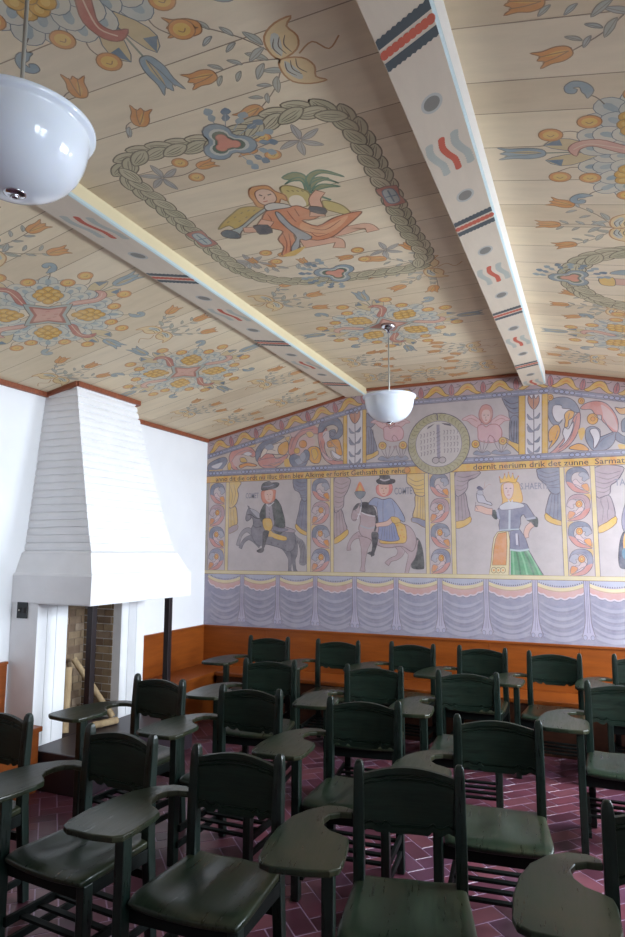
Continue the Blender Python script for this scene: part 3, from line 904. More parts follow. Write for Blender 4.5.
L(a, [(480, 262), (500, 282), (540, 250)], .01, WHT); 
for y in (300, 330, 360): L(a, [(500, y), (505, y + 18)], .006, INK)
a.fill([(455, 385), (510, 380), (528, 430), (515, 470), (480, 478), (455, 440)], YEL, line=DKY, w=.005)
a.fill([(455, 480), (500, 480), (480, 550), (462, 610), (445, 615), (450, 560)], BLK, line=BLK, w=.003)
a.fill([(405, 628), (440, 610), (462, 615), (455, 640), (430, 648), (408, 640)], BLK)
# head with hat
a.fill([(450, 160), (440, 210), (455, 250), (490, 262), (540, 240), (550, 190), (545, 155)], rgb(216, 130, 100), line=rgb(170, 90, 70), w=.005)
a.fill([(470, 165), (468, 215), (490, 248), (512, 250), (528, 215), (525, 160)], SK)
L(a, [(484, 192), (492, 190)], .006, INK); L(a, [(508, 192), (516, 190)], .006, INK); L(a, [(498, 200), (495, 215)], .004, rgb(180, 110, 90)); L(a, [(490, 228), (504, 228)], .006, rgb(180, 80, 70))
a.fill([(440, 135), (455, 105), (500, 88), (520, 100), (560, 98), (580, 108), (560, 135), (510, 150), (450, 160)], rgb(74, 76, 82), line=BLK, w=.006)
L(a, [(455, 130), (500, 128), (540, 112)], .012, GRY)
u, v = A1.conv(318, 222); W.at(5).text('COMET', u, v, .06, .16, GRY)
# ---- second rider on a standing horse
a = A3.at(4); PH = rgb(184, 158, 160); PHD = rgb(124, 100, 108)
a.fill([(520, 505), (555, 530), (575, 600), (584, 700), (570, 722), (500, 715), (505, 660), (520, 600)], rgb(42, 50, 48), line=BLK, w=.006)
limb(a, [(170, 480), (120, 490), (85, 515), (62, 560), (62, 592)], [.10, .06, .035, .03, .045], PH, PHD)
limb(a, [(180, 500), (170, 580), (165, 640), (160, 700), (156, 738)], [.16, .07, .045, .035, .06], PH, PHD)
limb(a, [(420, 545), (425, 600), (400, 640), (350, 660), (325, 690)], [.14, .07, .045, .035, .05], PH, PHD)
limb(a, [(480, 540), (500, 620), (480, 680), (465, 740), (462, 770)], [.2, .08, .045, .035, .05], PH, PHD)
a.fill([(140, 265), (100, 290), (85, 330), (80, 370), (100, 388), (120, 372), (138, 350), (140, 400), (130, 440), (150, 490), (200, 510), (270, 560), (340, 575), (430, 565), (500, 600), (530, 540), (515, 470), (470, 420), (400, 410), (260, 420), (240, 330), (200, 280)], PH, line=PHD, w=.008)
a.fill([(140, 265), (200, 262), (240, 300), (252, 350), (200, 340), (148, 325)], BLK, line=BLK, w=.003)
a.fill([(90, 315), (110, 275), (135, 265), (120, 300)], BLK)
L(a, [(148, 262), (142, 320), (120, 375)], .011, WHT); L(a, [(150, 330), (200, 350), (245, 355)], .011, WHT); L(a, [(140, 420), (200, 440), (240, 430)], .014, rgb(170, 170, 180)); L(a, [(120, 340), (142, 345)], .008, WHT); L(a, [(90, 375), (110, 380)], .006, PHD); a.ell((110, 318), 4, 4, INK)
L(a, [(252, 350), (256, 400), (240, 460)], .02, BLK)
a.fill([(365, 370), (420, 400), (455, 430), (460, 530), (400, 545), (290, 545), (280, 520), (350, 480)], YEL, line=DKY, w=.006)
for x, y in ((400, 420), (430, 450), (420, 490), (445, 500), (390, 520), (330, 530)): a.ell((x, y), 6, 6, ORG)
a.fill([(280, 400), (370, 400), (400, 480), (410, 520), (340, 530), (265, 510), (268, 450)], rgb(132, 140, 180), line=INK, w=.006)
for i in range(6): L(a, [(300 + i * 14, 420), (285 + i * 20, 515)], .005, mixc(BLU, INK, .5))
a.fill([(245, 225), (210, 250), (200, 275), (250, 290), (262, 350), (275, 405), (350, 395), (375, 360), (440, 395), (450, 370), (420, 310), (385, 260), (350, 230), (300, 240)], rgb(148, 156, 186), line=INK, w=.007)
L(a, [(300, 245), (298, 320), (300, 395)], .006, INKL); L(a, [(360, 250), (380, 320), (375, 360)], .005, INKL); L(a, [(265, 250), (255, 300)], .005, INKL)
limb(a, [(370, 370), (330, 405), (270, 415), (250, 420)], [.05, .05, .04, .04], SK, PHD)
a.fill([(355, 360), (400, 365), (420, 395), (380, 405), (360, 390)], YEL, line=DKY, w=.004)
a.fill([(220, 470), (265, 475), (260, 540), (235, 620), (215, 632), (225, 560)], BLK, line=BLK, w=.003)
a.fill([(188, 612), (220, 600), (240, 615), (232, 632), (205, 622)], BLK)
a.fill([(262, 140), (252, 180), (265, 205), (300, 220), (345, 205), (364, 170), (350, 130)], rgb(222, 130, 120), line=rgb(180, 90, 80), w=.005)
a.fill([(275, 130), (272, 180), (295, 212), (318, 212), (338, 180), (332, 130)], SK)
L(a, [(288, 162), (298, 160)], .006, INK); L(a, [(314, 162), (324, 160)], .006, INK); L(a, [(304, 172), (302, 186)], .004, rgb(180, 110, 90)); L(a, [(296, 198), (312, 198)], .006, rgb(190, 80, 70))
a.fill([(252, 108), (275, 92), (280, 72), (342, 74), (348, 95), (380, 102), (378, 122), (330, 135), (270, 130)], rgb(52, 52, 58), line=BLK, w=.005)
L(a, [(278, 98), (310, 108), (346, 98)], .014, rgb(190, 180, 186))
a.fill([(138, 115), (118, 150), (110, 188), (170, 188), (160, 150)], rgb(226, 134, 86)); a.fill([(138, 138), (128, 165), (125, 186), (152, 186), (148, 160)], YEL)
a.fill([(106, 185), (174, 185), (168, 215), (140, 235), (112, 215)], rgb(122, 132, 140), line=INK, w=.005); L(a, [(138, 232), (150, 255), (145, 290)], .008, GRY)
u, v = A3.conv(378, 205); W.at(5).text('COMTE', u, v, .07, .18, GRY)
# ---- the queen
a = A5.at(4)
a.fill([(318, 620), (440, 622), (490, 710), (545, 800), (318, 800)], GRN, sm=False)
for i, x in enumerate((330, 355, 380, 405, 428)): L(a, [(x, 625), (x + (x - 318) * .45, 700), (x + (x - 318) * .85, 798)], .016, [rgb(126, 182, 140), rgb(60, 118, 84)][i % 2])
L(a, [(440, 622), (490, 710), (545, 800)], .008, INK)
a.fill([(225, 500), (300, 488), (312, 560), (305, 802), (165, 802), (180, 720), (190, 600), (200, 540)], CRM, sm=False, line=DKY, w=.006)
a.fill([(230, 510), (288, 500), (292, 600), (285, 730), (190, 730), (200, 620), (212, 550)], rgb(214, 144, 88), sm=False, line=DKY, w=.005)
for x in (200, 232, 264): a.ell((x, 765), 17, 20, CRM, line=DKY, w=.005); a.ell((x, 765), 7, 8, ORG)
a.fill([(312, 485), (380, 482), (420, 540), (446, 622), (380, 632), (312, 622)], rgb(124, 124, 148), sm=False, line=INK, w=.006)
L(a, [(312, 622), (380, 630), (446, 620)], .016, rgb(184, 196, 200)); L(a, [(358, 510), (362, 590)], .018, rgb(206, 196, 206)); L(a, [(370, 520), (378, 600)], .006, INK)
a.fill([(245, 325), (300, 310), (410, 300), (440, 325), (480, 385), (492, 405), (430, 412), (408, 380), (385, 400), (375, 480), (240, 490), (242, 410), (205, 400), (225, 350)], rgb(128, 128, 150), line=INK, w=.007, k=2)
a.fill([(185, 352), (212, 350), (222, 410), (200, 405), (183, 380)], rgb(38, 56, 52)); a.fill([(425, 412), (500, 395), (506, 460), (480, 462), (450, 432)], rgb(38, 56, 52))
L(a, [(425, 412), (490, 400)], .018, rgb(170, 170, 186)); L(a, [(222, 345), (238, 412)], .018, rgb(170, 170, 186))
L(a, [(310, 335), (308, 485)], .018, rgb(190, 196, 206)); L(a, [(240, 488), (376, 480)], .012, rgb(180, 190, 196))
limb(a, [(470, 445), (440, 470), (425, 510), (432, 540)], [.05, .05, .045, .03], SK, PHD)
limb(a, [(190, 360), (150, 355), (110, 340), (70, 335)], [.06, .06, .06, .05], SK, PHD)
a.fill([(262, 165), (252, 220), (262, 290), (245, 320), (300, 300), (380, 300), (400, 270), (385, 200), (360, 150)], rgb(232, 184, 104), line=rgb(190, 130, 60), w=.006)
a.fill([(272, 165), (270, 220), (282, 255), (302, 272), (322, 262), (335, 220), (332, 165)], rgb(222, 192, 190), line=rgb(190, 140, 130), w=.004)
L(a, [(280, 198), (292, 196)], .007, INK); L(a, [(310, 198), (322, 196)], .007, INK); L(a, [(300, 208), (297, 228)], .005, rgb(180, 110, 100)); L(a, [(294, 243), (310, 243)], .007, rgb(200, 80, 80))
a.fill([(240, 322), (270, 300), (300, 290), (350, 292), (400, 305), (410, 325), (350, 338), (300, 345), (250, 345)], rgb(204, 200, 206), line=INKL, w=.005); L(a, [(300, 275), (318, 305), (330, 275)], .012, rgb(206, 200, 206))
a.fill([(245, 160), (240, 120), (262, 135), (275, 100), (290, 130), (302, 88), (318, 128), (332, 95), (345, 135), (370, 115), (352, 160), (300, 150)], rgb(238, 186, 80), sm=False, line=DKY, w=.005)
for x, y in ((240, 118), (275, 98), (302, 86), (332, 93), (370, 113)): a.ell((x, y), 5, 5, rgb(200, 110, 70))
a.fill([(80, 235), (100, 225), (130, 250), (150, 285), (178, 295), (185, 315), (130, 300), (90, 290)], rgb(196, 190, 200), line=INK, w=.006)
a.fill([(80, 195), (100, 180), (130, 205), (105, 212)], rgb(88, 84, 110)); a.fill([(85, 215), (118, 212), (125, 240), (90, 240)], rgb(180, 176, 186), line=INKL, w=.004)
L(a, [(130, 200), (165, 170), (185, 175)], .004, rgb(190, 150, 130)); L(a, [(130, 200), (140, 150)], .004, rgb(190, 150, 130)); L(a, [(75, 290), (75, 320), (90, 345)], .005, INKL)
u, v = A5.conv(385, 205); W.at(5).text('S.HAERTE', u, v, .06, .25, GRY)
u, v = A6.conv(550, 225); W.at(5).text('TANERE', u, v, .06, .24, GRY)
# ---- the next figure, half seen at the right edge
a = A6.at(4)
a.fill([(585, 655), (620, 560), (700, 540), (760, 640), (760, 830), (640, 838), (582, 810)], rgb(52, 60, 84), line=BLK, w=.006); a.fill([(615, 600), (645, 560), (700, 590), (690, 690), (620, 700)], rgb(230, 164, 90)); a.fill([(610, 690), (690, 690), (700, 770), (615, 760)], rgb(56, 116, 140))
a.fill([(640, 330), (700, 320), (760, 400), (790, 560), (640, 580), (600, 480)], rgb(140, 132, 156), line=INK, w=.006); a.ell((700, 270), 45, 55, SK, line=PHD, w=.005)
a.fill([(640, 250), (650, 190), (740, 180), (770, 240), (700, 215)], rgb(214, 140, 90), line=DKY, w=.005)

# ---- text band and the blue braid above it
W.at(8); rect(W, XL, 2.402, XR, 2.476, YEL)
for k in range(46):
    u = XL + .115 * k; rect(W, u + wob(.02), 2.404, min(u + .05, XR), 2.474, mixc(YEL, ORG, .5 * random.random() + .2))
W.line([(XL, 2.402), (XR, 2.402)], .006, DKY, sm=False); W.line([(XL, 2.476), (XR, 2.476)], .008, INK, sm=False)
W.at(10)
W.text('anno dit die ordt nu illuc then blev Alkime er forist Gethsath the rehet', XL + .12, 2.414, .052, 2.20, rgb(70, 50, 34))
W.text('dornit nerium drik det zunne  Sarmat  |  B orr in dhet ana solet', -1.02, 2.414, .052, 2.2, rgb(70, 50, 34))
W.ell((-1.66, 2.44), .03, .03, ORG, line=DKY, w=.005)
def braid(p0, p1, wdt):
    p0 = Vector(p0); p1 = Vector(p1); d = p1 - p0; Ln = d.length; d.normalize(); n = Vector((-d.y, d.x)) * wdt / 2
    W.at(8); W.fill([p0 - n, p1 - n, p1 + n, p0 + n], mixc(LAV, BLU, .45), False)
    W.line([p0 + n, p1 + n], .007, INKL, sm=False); W.line([p0 - n, p1 - n], .007, INKL, sm=False)
    s = .05; k = 0
    while s < Ln - .03:
        c = p0 + d * s
        if (k // 4) % 2 == 0: W.ell(c, .022, wdt * .33, rgb(158, 164, 196), math.atan2(d.y, d.x), line=INK, w=.006, n=12); s += .045
        else: W.line([c - d * .02, c + d * .03], .008, rgb(176, 180, 204)); s += .06
        k += 1
braid((XL, 2.507), (XR, 2.507), .052)

# ---- upper border following the ceiling
def inset(off):
    return [(XL, ZC - off * 1.02), (XA - .04, ZM - off), (-.30, ZM - off), (XR, ceil_z(XR) - off * 1.02)]
o0, o1 = inset(.03), inset(.165)
W.at(5); W.fill(o0 + o1[::-1], mixc(PKL, GRY, .3), False)
for i in range(3):
    p = Vector(inset(.098)[i]); q = Vector(inset(.098)[i + 1]); d = q - p; Ln = d.length; d.normalize(); n = Vector((-d.y, d.x)); ang = math.atan2(d.y, d.x)
    k = max(1, round(Ln / .30)); st = Ln / k
    W.at(6)
    for jj in range(2 * k):
        j = jj % k; c = p + d * (st * (j + .5)); W.tr(c.x, c.y, ang, st / .30, False)
        if jj >= k:
            W.fill([(.125, .0), (.15, .055), (.175, .0), (.165, -.05), (.135, -.05)], rgb(190, 112, 112), line=INK, w=.005, k=3)
            W.line([(.15, .05), (.15, -.04)], .005, INK); W.tr(); continue
        W.fill([(-.13, -.05), (-.09, -.02), (-.05, .03), (0, .05), (.05, .03), (.09, -.03), (.13, -.05), (.09, -.062), (.04, -.035), (0, -.01), (-.04, -.035), (-.09, -.062)], YEL, line=DKY, w=.006, k=3)
        W.fill([(-.05, -.01), (0, .025), (.05, -.01), (0, .008)], ORG, k=2)
        W.line([(.10, .055), (.06, .03), (.03, .055)], .006, INK); W.line([(-.10, .05), (-.06, .03), (-.12, .02)], .006, INK)
        W.tr()
b = inset(.19)
for i in range(3): braid(b[i], b[i + 1], .05)

# ---- frieze
def fz(a, fl): a.at(3); [a.fill(p, c, line=INK, w=.007) if ln else a.fill(p, c) for p, c, ln in fl]
A8 = TA(205, 390, 6.25); B1 = TA(290, 380, 6.25); B2 = TA(370, 390, 6.25); B3 = TA(450, 375, 6.25); B4 = TA(535, 370, 6.944); B8 = TA(400, 410, 7.8125)
A8.at(2); A8.fill([(14, 440), (620, 235), (625, 500), (14, 525)], mixc(BASE, YEL, .25), False)
B1.at(2); B1.fill([(-10, 350), (330, 190), (330, 540), (-10, 560)], mixc(BASE, YEL, .22), False)
fz(A8, [([(20, 470), (60, 440), (120, 420), (140, 445), (110, 490), (60, 515), (22, 510)], BLU, 1), ([(40, 480), (80, 460), (110, 455), (80, 490)], WHT, 0),
        ([(150, 430), (170, 380), (230, 352), (290, 362), (318, 400), (300, 420), (250, 400), (210, 420), (190, 470), (210, 500), (170, 490)], PNK, 1),
        ([(170, 440), (200, 410), (240, 410), (230, 440), (195, 480)], PKL, 0), ([(215, 470), (270, 455), (325, 470), (300, 480), (260, 475), (225, 490)], ORG, 1),
        ([(225, 450), (220, 425), (250, 425), (262, 450)], YEL, 1),
        ([(320, 440), (316, 390), (335, 350), (370, 320), (420, 300), (500, 290), (440, 330), (390, 350), (350, 390), (335, 440)], BLU, 1),
        ([(330, 440), (360, 400), (420, 400), (450, 430), (520, 400), (490, 450), (440, 485), (390, 492), (345, 475)], PNK, 1),
        ([(345, 430), (365, 370), (420, 345), (470, 330), (500, 350), (470, 400), (420, 400), (380, 400)], mixc(WHT, YEL, .3), 1),
        ([(470, 340), (515, 320), (522, 370), (500, 405), (465, 400), (455, 370)], mixc(ORG, YEL, .5), 1),
        ([(525, 400), (525, 340), (550, 280), (590, 240), (640, 225), (720, 240), (760, 260), (700, 275), (640, 270), (590, 300), (565, 360), (560, 410)], PNK, 1),
        ([(530, 420), (560, 400), (600, 420), (640, 440), (620, 480), (570, 490), (535, 460)], BLU, 1), ([(560, 390), (590, 310), (650, 290), (690, 320), (650, 380), (600, 410)], PKL, 0),
        ([(495, 440), (520, 430), (530, 480), (500, 478)], YEL, 0)])
A8.ell((612, 338), 24, 24, ORG, line=DKY, w=.006); A8.ell((575, 380), 18, 18, YEL, line=DKY, w=.005)
L(A8, [(335, 440), (400, 425), (470, 420), (520, 400)], .006, INKL); L(A8, [(380, 400), (400, 370), (440, 380)], .006, INKL)
fz(B1, [([(110, 440), (140, 415), (180, 425), (195, 470), (180, 520), (130, 510)], mixc(ORG, YEL, .5), 1), ([(60, 520), (90, 440), (120, 450), (115, 500)], BLU, 1),
        ([(180, 350), (178, 300), (200, 258), (250, 232), (300, 240), (328, 280), (328, 340), (290, 372), (250, 360), (245, 320), (280, 310), (290, 335), (300, 300), (270, 280), (230, 290), (205, 320)], BLU, 1),
        ([(175, 340), (205, 325), (230, 300), (225, 370), (215, 420), (240, 480), (290, 505), (330, 505), (330, 530), (270, 530), (220, 500), (190, 440)], PNK, 1),
        ([(205, 335), (240, 320), (245, 380), (232, 430), (222, 400)], mixc(WHT, PKL, .4), 0),
        ([(235, 385), (300, 370), (320, 420), (325, 470), (290, 460), (280, 420), (240, 420)], mixc(ORG, YEL, .3), 1), ([(95, 300), (140, 282), (170, 300), (150, 320)], PNK, 0)])
B1.ell((265, 338), 16, 16, GRY, line=INK, w=.005); B1.ell((250, 400), 12, 12, ORG, line=DKY, w=.004)
L(B1, [(250, 440), (270, 490), (325, 495)], .008, INKL)
A8.at(3)
for p, c in (([(25, 500), (60, 500), (110, 495), (90, 515), (40, 520)], mixc(YEL, BASE, .2)), ([(140, 470), (155, 450), (165, 480), (150, 510)], YEL), ([(255, 350), (300, 330), (320, 345), (300, 360)], mixc(YEL, BASE, .3)), ([(370, 350), (410, 335), (430, 360), (395, 375)], BLL), ([(395, 470), (440, 455), (480, 460), (440, 478)], mixc(PNK, ORG, .4)), ([(560, 440), (590, 425), (615, 445), (585, 470)], BLL), ([(500, 300), (530, 290), (520, 320)], mixc(YEL, BASE, .2)), ([(240, 400), (270, 385), (295, 400), (270, 412)], WHT)):
    A8.fill(p, c, line=INKL, w=.005)
for f in ([(165, 450), (200, 400), (260, 375), (300, 385)], [(30, 470), (70, 455), (120, 440)], [(335, 400), (380, 350), (450, 310)], [(360, 470), (420, 470), (480, 440)], [(535, 370), (560, 300), (610, 255), (680, 245)], [(575, 470), (610, 460), (625, 440)]): L(A8, f, .006, INKL)
B1.at(3)
for p, c in (([(0, 330), (40, 300), (80, 300), (50, 330), (20, 360)], PKL), ([(100, 330), (130, 320), (150, 345), (120, 360)], mixc(YEL, BASE, .2)), ([(60, 480), (85, 450), (100, 480), (80, 510)], BLL), ([(135, 440), (160, 430), (175, 470), (150, 500)], YEL), ([(200, 450), (230, 470), (270, 500), (240, 500), (210, 480)], mixc(PNK, WHT, .4)), ([(300, 180 + 40), (330, 205), (328, 235)], YEL), ([(260, 440), (290, 460), (320, 480), (300, 495), (270, 475)], WHT)):
    B1.fill(p, c, line=INKL, w=.005)
for f in ([(190, 300), (215, 262), (255, 248), (300, 262)], [(190, 380), (205, 440), (250, 495)], [(200, 360), (222, 330)], [(250, 370), (270, 400), (300, 430)]): L(B1, f, .006, INKL)
# tulip pilasters of the frieze
def tpil(a, x0, x1, x2, x3, yt, yb):
    a.at(4); a.fill([(x1, yt), (x2, yt), (x2, yb), (x1, yb)], WHT, False)
    m = (x1 + x2) / 2; w = x2 - x1; H = yb - yt
    a.line([(m, yt + H * .2), (m + 2, yt + H * .6), (m, yb)], .008, INK)
    a.fill([(m - w * .3, yt + H * .04), (m - w * .1, yt + H * .1), (m, yt + H * .03), (m + w * .12, yt + H * .1), (m + w * .3, yt + H * .04), (m + w * .32, yt + H * .16), (m, yt + H * .27), (m - w * .32, yt + H * .16)], rgb(200, 140, 110), line=INK, w=.007)
    a.line([(m, yt + H * .05), (m, yt + H * .25)], .006, INK)
    for k, (t, s) in enumerate([(.36, 1), (.38, -1), (.55, 1), (.58, -1), (.74, 1), (.78, -1), (.9, 1), (.92, -1)]):
        y = yt + H * t
        a.fill([(m, y + H * .05), (m + s * w * .18, y + H * .02), (m + s * w * .38, y - H * .04), (m + s * w * .3, y + H * .05)], mixc(BLU, LAV, .5 * (k % 2)), line=INKL, w=.004)
    a.line([(m - w * .4, yt + H * .5), (m, yt + H * .62), (m + w * .4, yt + H * .5)], .012, GRY)
    for p, q in ((x0, x1), (x2, x3)): a.fill([(p, yt), (q, yt), (q, yb), (p, yb)], YEL, False); a.line([(p, yt), (p, yb)], .006, DKY, sm=False); a.line([(q, yt), (q, yb)], .006, DKY, sm=False)
tpil(B1, 333, 357, 454, 476, 175, 540)
tpil(B3, 430, 470, 575, 612, 110, 500)
fz(B1, [([(478, 210), (500, 225), (535, 262), (505, 300), (478, 305)], GRY, 1), ([(478, 305), (505, 300), (525, 360), (545, 440), (510, 462), (478, 470)], GRY, 1), ([(478, 470), (512, 460), (548, 440), (552, 465), (510, 490), (478, 500)], YEL, 1)])
for x in (488, 503, 518): L(B1, [(x, 310), (x + 6, 380), (x + 2, 460)], .006, INK)
fz(B3, [([(328, 125), (428, 118), (430, 270), (375, 272), (365, 225), (340, 180)], mixc(BLU, GRY, .5), 1), ([(378, 270), (430, 270), (432, 430), (400, 430), (372, 405)], mixc(BLU, GRY, .5), 1), ([(345, 392), (385, 415), (440, 440), (440, 492), (390, 450), (350, 420)], YEL, 1)])
for f in ([(335, 150), (380, 180), (426, 170)], [(350, 185), (385, 210), (426, 205)], [(362, 215), (390, 238), (428, 235)], [(385, 285), (380, 340), (390, 410)], [(402, 285), (398, 420)], [(418, 285), (416, 425)]): L(B3, f, .008, INK)
# winged heads
def cherub(a, cx, cy, s):
    a.at(4)
    f = lambda x, y: (cx + x * s, cy + y * s)
    for d in (-1, 1):
        a.fill([f(d * 30, 25), f(d * 60, -5), f(d * 95, -20), f(d * 150, 8), f(d * 115, 18), f(d * 90, 40), f(d * 50, 60)], rgb(216, 176, 176), line=rgb(176, 120, 124), w=.006)
        a.line([f(d * 55, 20), f(d * 90, 2), f(d * 120, 8)], .005, rgb(176, 120, 124))
    a.fill([f(-50, 50), f(-20, 40), f(0, 55), f(25, 40), f(70, 40), f(98, 75), f(92, 130), f(50, 150), f(0, 152), f(-45, 135), f(-50, 90)], rgb(216, 172, 176), line=rgb(176, 110, 116), w=.008)
    a.line([f(25, 105), f(12, 130), f(25, 150)], .006, rgb(150, 96, 110)); a.line([f(25, 105), f(45, 120), f(60, 148)], .006, rgb(150, 96, 110))
    a.fill([f(-45, -20), f(-30, -70), f(0, -85), f(32, -70), f(42, -25), f(28, 20), f(0, 40), f(-30, 22)], rgb(206, 146, 136), line=rgb(160, 100, 100), w=.007)
    a.fill([f(-28, -20), f(-15, -50), f(18, -50), f(28, -18), f(18, 15), f(0, 28), f(-18, 14)], rgb(222, 186, 178))
    a.line([f(-16, -18), f(-6, -20)], .006, INK); a.line([f(8, -20), f(18, -18)], .006, INK); a.line([f(0, -10), f(-3, 2)], .004, PHD); a.line([f(-7, 12), f(7, 12)], .006, rgb(170, 70, 80))
cherub(B3, 225, 270, 1.0)
cherub(B2, 128, 195, .82)
for a, x, y in ((B3, 160, 432), (B3, 330, 412), (B2, 206, 345), (B2, 78, 348)):
    a.at(5); a.ell((x, y), 24, 24, YEL, line=DKY, w=.006); a.ell((x, y), 10, 10, ORG, line=DKY, w=.004)
def weeds(a, cx, by, w):
    a.at(4); a.fill([(cx - w, by), (cx - w * .6, by - 22), (cx, by - 8), (cx + w * .6, by - 22), (cx + w, by), (cx, by + 8)], mixc(BLL, GRY, .4), line=INKL, w=.006)
    for s in (-.7, -.25, .25, .7):
        a.line([(cx, by - 5), (cx + s * w * .6, by - 35), (cx + s * w, by - 70)], .006, INKL); a.fill([(cx + s * w, by - 60), (cx + s * w - 8, by - 85), (cx + s * w + 8, by - 85)], mixc(PNK, GRY, .6), False)
weeds(B3, 200, 495, 55); weeds(B3, 320, 490, 60); weeds(B2, 110, 435, 60); weeds(B2, 195, 432, 45)
# right hand scrolls
fz(B4, [([(90, 260), (100, 215), (150, 192), (210, 188), (265, 210), (300, 255), (310, 295), (270, 290), (240, 270), (190, 265), (180, 245), (130, 250), (120, 300), (150, 360), (190, 345), (160, 380), (120, 375), (92, 320)], mixc(BLU, BLL, .2), 1),
        ([(130, 250), (180, 248), (190, 268), (240, 275), (230, 300), (200, 330), (160, 360), (125, 310)], WHT, 0),
        ([(210, 350), (205, 310), (235, 280), (272, 292), (262, 330), (235, 350), (228, 392), (205, 395)], mixc(YEL, ORG, .4), 1),
        ([(312, 295), (312, 380), (285, 460), (240, 520), (180, 565), (95, 585), (130, 555), (180, 500), (220, 440), (250, 380), (275, 320)], PNK, 1),
        ([(230, 410), (205, 400), (192, 440), (205, 490), (165, 540), (215, 500), (255, 430), (270, 360), (250, 380)], WHT, 1),
        ([(95, 430), (130, 385), (165, 385), (175, 430), (150, 490), (95, 550), (120, 490), (100, 500)], mixc(ORG, YEL, .5), 1),
        ([(315, 265), (350, 232), (420, 215), (490, 230), (545, 285), (575, 350), (575, 425), (540, 430), (500, 385), (465, 350), (460, 315), (420, 310), (390, 275), (345, 275)], PNK, 1),
        ([(460, 240), (530, 290), (565, 360), (568, 420), (520, 390), (480, 350), (470, 300)], PKL, 0),
        ([(350, 470), (355, 410), (400, 390), (450, 415), (455, 460), (480, 455), (560, 430), (555, 490), (510, 545), (440, 562), (400, 555), (370, 520)], mixc(BLU, BLL, .3), 1),
        ([(380, 420), (420, 405), (445, 430), (450, 480), (410, 545), (405, 480)], WHT, 1),
        ([(235, 545), (290, 512), (340, 520), (375, 555), (330, 560)], mixc(ORG, YEL, .3), 1), ([(300, 420), (340, 400), (345, 440), (320, 490)], YEL, 0),
        ([(555, 260), (600, 265), (680, 250), (640, 300), (590, 305)], mixc(YEL, PNK, .4), 1),
        ([(570, 430), (560, 480), (610, 510), (700, 520), (760, 470), (740, 420), (680, 440), (620, 460)], BLU, 1), ([(600, 400), (605, 350), (660, 320), (740, 340), (780, 400), (720, 400), (660, 420), (610, 430)], BLU, 1),
        ([(575, 520), (620, 520), (640, 560), (600, 560)], YEL, 0)])
for x, y, r in ((400, 340, 38), (105, 190, 22), (322, 215, 22)):
    B4.ell((x, y), r, r, mixc(ORG, YEL, .5), line=DKY, w=.006); B4.ell((x + 2, y), r * .4, r * .4, ORG, line=DKY, w=.004)
for f in ([(150, 570), (230, 500), (270, 400), (290, 320)], [(410, 310), (430, 330), (465, 350)], [(500, 380), (475, 340)], [(420, 545), (470, 480), (550, 440)], [(140, 480), (160, 420)], [(240, 300), (230, 340)]): L(B4, f, .006, INKL)
# continue the frieze to the right corner
for k, (u, fl) in enumerate(((.95, 0), )): scroll(u, 2.73, .5, .36, bool(fl), BLU, PNK, ORG)
# ---- painted medallion
W.at(11); c = (-1.345, 2.683)
W.ell(c, .302, .302, rgb(176, 166, 128), line=INK, w=.008, n=48); W.ell(c, .225, .225, rgb(204, 192, 188), line=INKL, w=.006, n=40)
for i in range(40):
    t = 2 * PI * i / 40; r0 = .235; r1 = .29
    W.line([(c[0] + r0 * math.cos(t), c[1] + r0 * math.sin(t)), (c[0] + .27 * math.cos(t + .1), c[1] + .27 * math.sin(t + .1)), (c[0] + r1 * math.cos(t + .04), c[1] + r1 * math.sin(t + .04))], .008, rgb(140, 130, 96), True)
W.line([(c[0], c[1] + .19), (c[0], c[1] - .14)], .03, rgb(150, 140, 158)); W.ell((c[0] - .03, c[1] - .16), .034, .03, rgb(186, 170, 170), line=INK, w=.007); W.ell((c[0] + .035, c[1] - .16), .034, .03, rgb(186, 170, 170), line=INK, w=.007)
W.fill([(c[0] - .11, c[1] + .15), (c[0] - .10, c[1] + .175), (c[0] - .03, c[1] + .205), (c[0] - .06, c[1] + .18)], INK, False); W.fill([(c[0] + .13, c[1] + .165), (c[0] + .12, c[1] + .19), (c[0] + .03, c[1] + .205), (c[0] + .06, c[1] + .185)], INK, False)
W.line([(c[0] - .05, c[1] + .30), (c[0] - .01, c[1] + .295), (c[0] - .005, c[1] + .235)], .012, INK)
for r, y in enumerate((.11, .05, -.01, -.07)):
    for s in (-1, 1):
        for i in range(5):
            x = c[0] + s * (.05 + .032 * i); yy_ = c[1] + y - .006 * i * (s < 0)
            W.line([(x, yy_ + .015), (x + .012, yy_ + .012), (x + .004, yy_ - .022)], .006, INKL)
for i in range(6): W.line([(c[0] - .02, c[1] - .10 + .04 * i), (c[0] + .02, c[1] - .08 + .04 * i)], .006, INKL)
lay_paint(mb)
o = struct(mb, 'wall_back', M_mural, fix=False)
# ------------------------------------------------------------ the painted ceiling
CC = rgb(224, 207, 176)
mb = MB()
for a, b in (((XL - T, ceil_z(XL - T)), (XA, ZM)), ((XA, ZM), (-.3414, ZM)), ((-.3414, ZM), (XR + .25, ceil_z(XR + .25)))):
    mb.prism([a, b, (b[0], b[1] + .1), (a[0], a[1] + .1)], YF - T, YB + T, CC, f=lambda p, q, z: (p, z, q))
K = Art(mb, lambda u, v, o: (u, v, ceil_z(u) - o))
SEAM = rgb(138, 120, 102)
ys = [1.67, 1.90, 2.165, 2.345, 2.57, 2.83, 3.05]
while ys[-1] < YB - .1: ys.append(ys[-1] + .225)
y = 1.67
while y > YF: y -= .23; ys.insert(0, y)
K.at(1)
for y in ys:
    for a, b in ((XL, XA), (XA, -.34), (-.34, XR)):
        m = int((b - a) / .15) + 1; K.line([(a + (b - a) * i / m, y) for i in range(m + 1)], .0045, SEAM, sm=False)
